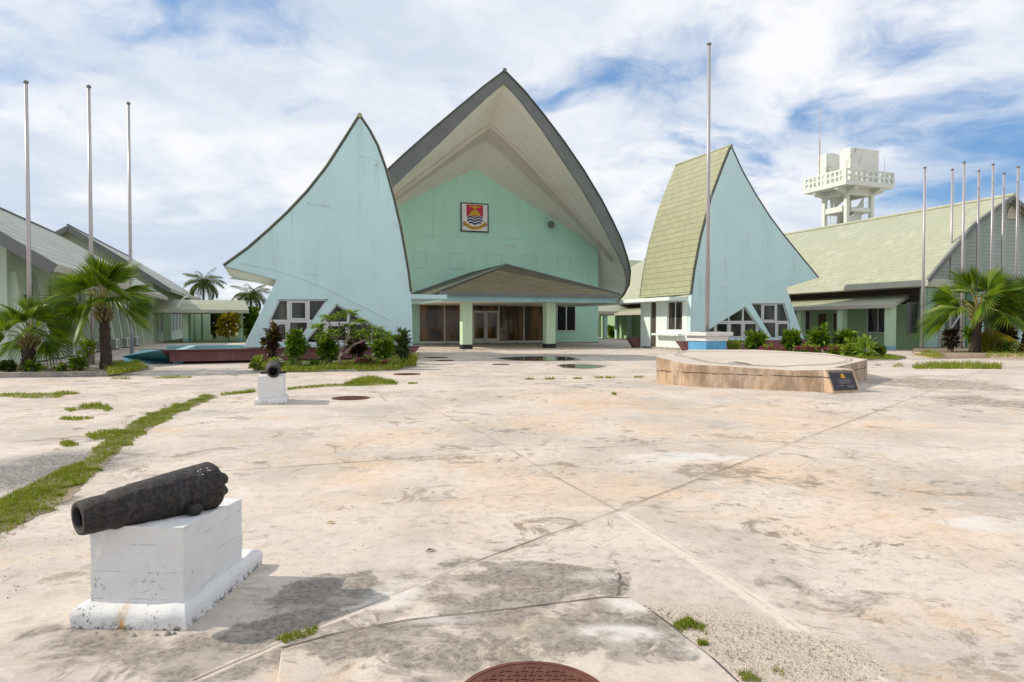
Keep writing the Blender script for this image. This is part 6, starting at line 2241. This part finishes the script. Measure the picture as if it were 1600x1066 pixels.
# --- coconut palms far behind
def coconut(label, px, py_c, Y, Rpx, seed, lean=0.6):
    rng = random.Random(seed)
    c = PY(px, py_c, Y)
    R = Rpx * Y / F
    base = Vector((c.x - lean, Y, 0))
    root = thing('coconut_palm', label, 'palm tree', base, 'coconut palms behind the left buildings')
    pts = [base.lerp(c, k / 10) + Vector((lean * .3 * math.sin(k / 10 * 3.1), 0, 0)) for k in range(11)]
    MB().tube(pts, [0.24 - 0.012 * k for k in range(11)], 9).build('trunk', M['bark'], root, smooth=True)
    m_ = MB()
    for i in range(26):
        a = i * 2.4 + rng.uniform(-.2, .2)
        el0 = math.radians(75 - 85 * (i / 25) + rng.uniform(-8, 8))
        L = R * rng.uniform(.9, 1.15)
        P = [c.copy()]
        el = el0
        N = 14
        for k in range(N):
            el -= math.radians(5.5 + 3.5 * (1 - abs(el0)))
            P.append(P[-1] + Vector((math.cos(a) * math.cos(el), math.sin(a) * math.cos(el), math.sin(el))) * (L / N))
        m_.tube(P, [R * .018 * (1 - k / (N + 2)) for k in range(N + 1)], 4, False)
        side = Vector((-math.sin(a), math.cos(a), 0))
        for k in range(2, N + 1):
            for hlf in (0, .5):
                p = P[k - 1].lerp(P[k], hlf)
                ll = L * .28 * math.sin(math.pi * (0.12 + .8 * k / N)) + .05 * L
                f_ = (P[k] - P[k - 1]).normalized()
                for sg in (1, -1):
                    d = (side * sg * .8 + f_ * .55 - ZV * rng.uniform(.25, .6)).normalized()
                    leaf(m_, p, d, ZV, ll * rng.uniform(.85, 1.1), R * .016)
    m_.build('crown', M['coco'], root, norm=False)
    m_ = MB()
    for k in range(7):
        a = k * .9
        q = c + Vector((math.cos(a) * .28, math.sin(a) * .28, -.25 - .1 * (k % 2)))
        m_.lathe(q - ZV * .15, ZV, [(0, 0.01), (.06, .12), (.15, .15), (.25, .11), (.31, .01)], 8)
    m_.build('coconut', M['croton'], root, smooth=True)
    return root


coconut('coconut palm rising behind the left walkway roof', 318, 442, 92, 35, 2)
coconut('coconut palm half hidden behind the left pavilion leg', 392, 462, 80, 34, 4, .4)

# ------------------------------------------------------------------ AIR CONDITIONERS along the left wall
def ac_unit(label, loc, rz_):
    root = thing('air_conditioner', label, 'air conditioner', loc, 'outdoor air conditioners along the left wall')
    c = Vector(loc)
    # built facing +x, then turned
    m_ = MB().box(c.x - .17, c.x + .17, c.y - .45, c.y + .45, c.z + 0.08, c.z + .72)
    m_.build('casing', M['ac'], root, bevel=0.015)
    m_ = MB().ring((c.x + .178, c.y + .08, c.z + .40), (0, 1, 0), (0, 0, 1), .02, .27, 24)
    m_.build('fan_guard', M['grille'], root)
    m_ = MB()
    for k in range(7):
        a = 3.14 * k / 7
        u = Vector((0, math.cos(a), math.sin(a)))
        m_.tube([Vector((c.x + .188, c.y + .08, c.z + .40)) - u * .27, Vector((c.x + .188, c.y + .08, c.z + .40)) + u * .27], .006, 4)
    m_.build('guard_wire', M['ac'], root)
    m_ = MB()
    for k in range(12):
        m_.box(c.x - .14, c.x + .14, c.y - .462, c.y - .452, c.z + .14 + k * .045, c.z + .16 + k * .045)
    m_.build('coil_fin', M['grille'], root)
    m_ = MB()
    for s_ in (-.32, .32):
        m_.box(c.x - .2, c.x + .2, c.y + s_ - .03, c.y + s_ + .03, c.z, c.z + .08)
    m_.build('foot', M['barge'], root)
    root.rotation_euler = (0, 0, rz_)
    return root


ords = ['nearest', 'second nearest', 'third nearest', 'fourth', 'fifth', 'sixth', 'seventh', 'farthest']
first = None
for k, px in enumerate((64, 92, 113, 142, 158, 180, 197, 212)):
    e_, n_, _ = PE(px, 560, LE + 1.15)
    loc = S(LE + 1.15, n_, 0)
    lab = ords[k] + ' outdoor air conditioner of the row along the left wall'
    if first is None:
        first = ac_unit(lab, loc, TH)
    else:
        dup(first, loc, TH, lab)

# steel gate and fence frame at the right building
gt0, gt1 = PL(1467, 548, RG + 0.2), PL(1545, 548, RG + 0.2)
gate = thing('steel_gate', 'galvanised tube gate frame standing behind the right palm', 'gate', S(gt0[0], RG + 0.2))
ztop = PL(1490, 487, RG + 0.2)[2]
m_ = MB()
for px in (1468, 1484, 1502):
    e_ = PL(px, 520, RG + 0.2)[0]
    m_.tube([S(e_, RG + 0.2, 0), S(e_, RG + 0.2, ztop + (0.5 if px == 1484 else 0))], 0.06, 8)
a, b_ = PL(1484, 487, RG + .2), PL(1502, 487, RG + .2)
for z_ in (0.15, ztop):
    m_.tube([S(a[0], RG + 0.2, z_), S(b_[0], RG + 0.2, z_)], 0.05, 8)
m_.tube([S(a[0], RG + 0.2, ztop * .5), S(b_[0], RG + 0.2, ztop - .1)], 0.055, 8)
m_.build('gate_frame', M['steel'], gate)
m_ = MB()
e_a = PL(1470, 523, RG + .25)[0]
for k in range(9):
    e_ = e_a + (b_[0] - e_a) * k / 8
    m_.tube([S(e_, RG + .25, .1), S(e_, RG + .25, ztop * .45)], 0.02, 5)
m_.tube([S(e_a, RG + .25, ztop * .45), S(b_[0], RG + .25, ztop * .45)], 0.03, 6)
m_.build('gate_bar', M['steel'], gate)
for px, lab in ((1494, 'grey outdoor air conditioner behind the steel gate'), (1556, 'grey outdoor air conditioner right of the palm trunk')):
    e_ = PL(px, 540, RG + .9)[0]
    dup(first, S(e_, RG + 0.95, 0), TH - math.pi / 2, lab, 'air conditioners at the right gable', (1.2, 1.3, 1.6))
tag(MB().tube([G(208, 566, .05), G(212, 571, .05), G(75, 575, .18)], 0.045, 6).build('loose_pipe', M['white_frame'], origin=G(140, 572)), 'pale pipe lying along the back of the left palm bed', 'pipe')

# fallen leaves
for i, (px, py, mt, lab) in enumerate(((509, 818, 'croton', 'small fallen orange leaf on the concrete right of the near pedestal'), (82, 703, 'croton', 'yellow fallen leaf standing in the grass line'), (1369, 571, 'rust', 'brown fallen leaf right of the platform'), (664, 862, 'rust', 'small brown fallen leaf on the middle of the square'))):
    c = G(px, py, 0.006)
    m_ = MB()
    leaf(m_, c, Vector((.8, .5, .1)).normalized(), ZV, .09 if py > 600 else .3, .02 if py > 600 else .1)
    tag(m_.build('fallen_leaf', M[mt], origin=c, norm=False), lab, 'leaf')
# loose chips by the plinth and slab edge
st = MB()
for px, py, r in ((208, 994, .014), (262, 992, .018), (272, 991, .012), (245, 993, .01), (438, 1045, .012), (150, 990, .008)):
    c = G(px, py)
    st.lathe(c, ZV, [(0, r), (r * .6, r * .8), (r, r * .2)], 6)
tag(st.build('concrete_chips', M['kerb'], origin=G(240, 993)), 'few broken concrete chips along the near plinth', 'rubble').__setitem__('kind', 'stuff')

# loose gravel and sand grains on the worn foreground
gv = MB()
rg = random.Random(21)
def stones(pix, n, r0, r1):
    poly = [G(x, y) for x, y in pix]
    x0, x1 = min(p.x for p in poly), max(p.x for p in poly)
    y0, y1 = min(p.y for p in poly), max(p.y for p in poly)
    k = 0
    while k < n:
        x, y = rg.uniform(x0, x1), rg.uniform(y0, y1)
        if not inpoly(x, y, poly):
            continue
        k += 1
        r = r0 + (r1 - r0) * rg.random() ** 3
        a = rg.uniform(0, 6.28)
        o = len(gv.v)
        q = [(math.cos(a + j * 1.57) * r * rg.uniform(.6, 1.2), math.sin(a + j * 1.57) * r * rg.uniform(.6, 1.2)) for j in range(4)]
        gv.v += [(x + u, y + v, 0.002) for u, v in q] + [(x + u * .5, y + v * .5, 0.004 + r * .8) for u, v in q]
        gv.f += [(o + j, o + (j + 1) % 4, o + 4 + (j + 1) % 4, o + 4 + j) for j in range(4)] + [(o + 4, o + 5, o + 6, o + 7)]
stones([(1000, 945), (1100, 960), (1300, 1000), (1420, 1064), (1200, 1064), (1150, 1050), (1060, 984)], 1500, .0012, .006)
stones([(380, 900), (960, 860), (1000, 930), (760, 950), (420, 1010)], 350, .001, .005)
stones([(0, 870), (140, 780), (200, 700), (260, 700), (130, 840), (0, 960)], 300, .001, .006)
stones([(500, 740), (1500, 740), (1590, 1060), (1250, 990), (1000, 900), (500, 860)], 350, .001, .005)
M['gravel'] = plain('loose_gravel', (0.40, 0.34, 0.27), 0.9, 0.45, 60.0)
struct(gv.build('gravel', M['gravel'], origin=G(1200, 1000), norm=False), 'stuff', 'loose pale gravel and grit scattered over the worn concrete')

# ------------------------------------------------------------------ LIGHT, SKY, CAMERA
SUN = Vector((-0.995, 0.07, 0)).normalized()
ELEV = math.radians(36)
sd = Vector((SUN.x * math.cos(ELEV), SUN.y * math.cos(ELEV), math.sin(ELEV)))
ld = bpy.data.lights.new('sun', 'SUN')
ld.energy = 3.9
ld.angle = math.radians(0.6)
ld.color = (1.0, 0.90, 0.76)
lo = bpy.data.objects.new('sun', ld)
COL.objects.link(lo)
lo.rotation_euler = (-sd).to_track_quat('-Z', 'Y').to_euler()
lo.location = (0, 0, 60)

w = bpy.data.worlds.new('World')
sc.world = w
w.use_nodes = True
t = NT(w.node_tree)
bg = w.node_tree.nodes['Background']
sky = t.node('ShaderNodeTexSky', sky_type='NISHITA')
sky.sun_disc = False
sky.sun_elevation = ELEV
sky.sun_rotation = math.atan2(SUN.x, SUN.y)
sky.air_density = 1.0
sky.dust_density = 0.6
sky.ozone_density = 2.0
tc = t.node('ShaderNodeTexCoord')
dirn = t.vm('NORMALIZE', tc.outputs['Generated'])
sep = t.node('ShaderNodeSeparateXYZ')
t.set(sep, 0, dirn)
zz = t.m('ADD', t.m('MAXIMUM', sep.outputs[2], 0.0), 0.22)
pl2 = t.node('ShaderNodeCombineXYZ')
t.set(pl2, 0, t.m('DIVIDE', sep.outputs[0], zz))
t.set(pl2, 1, t.m('DIVIDE', sep.outputs[1], zz))
t.set(pl2, 2, 0.37)
pv = pl2.outputs[0]
wq = t.vm('SUBTRACT', t.noise(pv, 1.3, 4, 0.55, 0.0, True), (0.5, 0.5, 0.5))
pw = t.vm('ADD', pv, t.scale(wq, (0.55, 0.55, 0.0)))
n1 = t.noise(pw, 1.15, 12, 0.58)
n2 = t.noise(t.vm('ADD', pw, (4.1, 2.7, 0)), 2.6, 10, 0.62)
den = t.m('ADD', t.m('MULTIPLY', n1, 0.68), t.m('MULTIPLY', n2, 0.32))
# clearer air towards the upper right
clear = t.ss(t.vm('DOT_PRODUCT', dirn, tuple(Vector((0.68, 1.0, 0.36)).normalized())), 0.87, 0.995)
den = t.m('SUBTRACT', den, t.m('MULTIPLY', clear, 0.105))
clear2 = t.ss(t.vm('DOT_PRODUCT', dirn, tuple(Vector((-0.37, 0.985, 0.50)).normalized())), 0.975, 1.0)
den = t.m('SUBTRACT', den, t.m('MULTIPLY', clear2, 0.075))
clear3 = t.ss(t.vm('DOT_PRODUCT', dirn, tuple(Vector((-0.60, 0.985, 0.45)).normalized())), 0.985, 1.0)
den = t.m('SUBTRACT', den, t.m('MULTIPLY', clear3, 0.06))
cov = t.ss(den, 0.315, 0.465)
shade = t.ss(t.m('ADD', t.m('MULTIPLY', t.noise(t.vm('ADD', pw, (1.7, 8.3, 0)), 1.5, 8, 0.55), 0.7), t.m('MULTIPLY', n2, 0.3)), 0.38, 0.62)
low = t.ss(sep.outputs[2], 0.30, 0.05)
ccol = t.mix(shade, (10.2, 10.2, 10.3), (6.7, 7.5, 8.7))
ccol = t.mix(t.m('MULTIPLY', t.m('MULTIPLY', low, 0.55), shade), ccol, (5.7, 6.7, 8.1))
skc = t.mix(0.5, sky.outputs[0], (1.5, 4.2, 8.9), 'MIX')
fin_c = t.mix(t.m('MULTIPLY', cov, 0.95), skc, ccol)
t.set(bg, 'Color', fin_c)
bg.inputs['Strength'].default_value = 0.10

cam = bpy.data.cameras.new('camera')
cam.sensor_width = 36
cam.lens = F / 1600 * 36
cam.clip_start = 0.05
cam.clip_end = 4000
co = bpy.data.objects.new('camera', cam)
COL.objects.link(co)
co.location = (0, 0, CZ)
co.rotation_euler = (math.pi / 2 - PITCH, 0, 0)
sc.camera = co
sc.view_settings.view_transform = 'Standard'
sc.view_settings.look = 'None'
sc.view_settings.exposure = 0.0
sc.view_settings.gamma = 1.0
sc.render.resolution_x = 1024
sc.render.resolution_y = 682
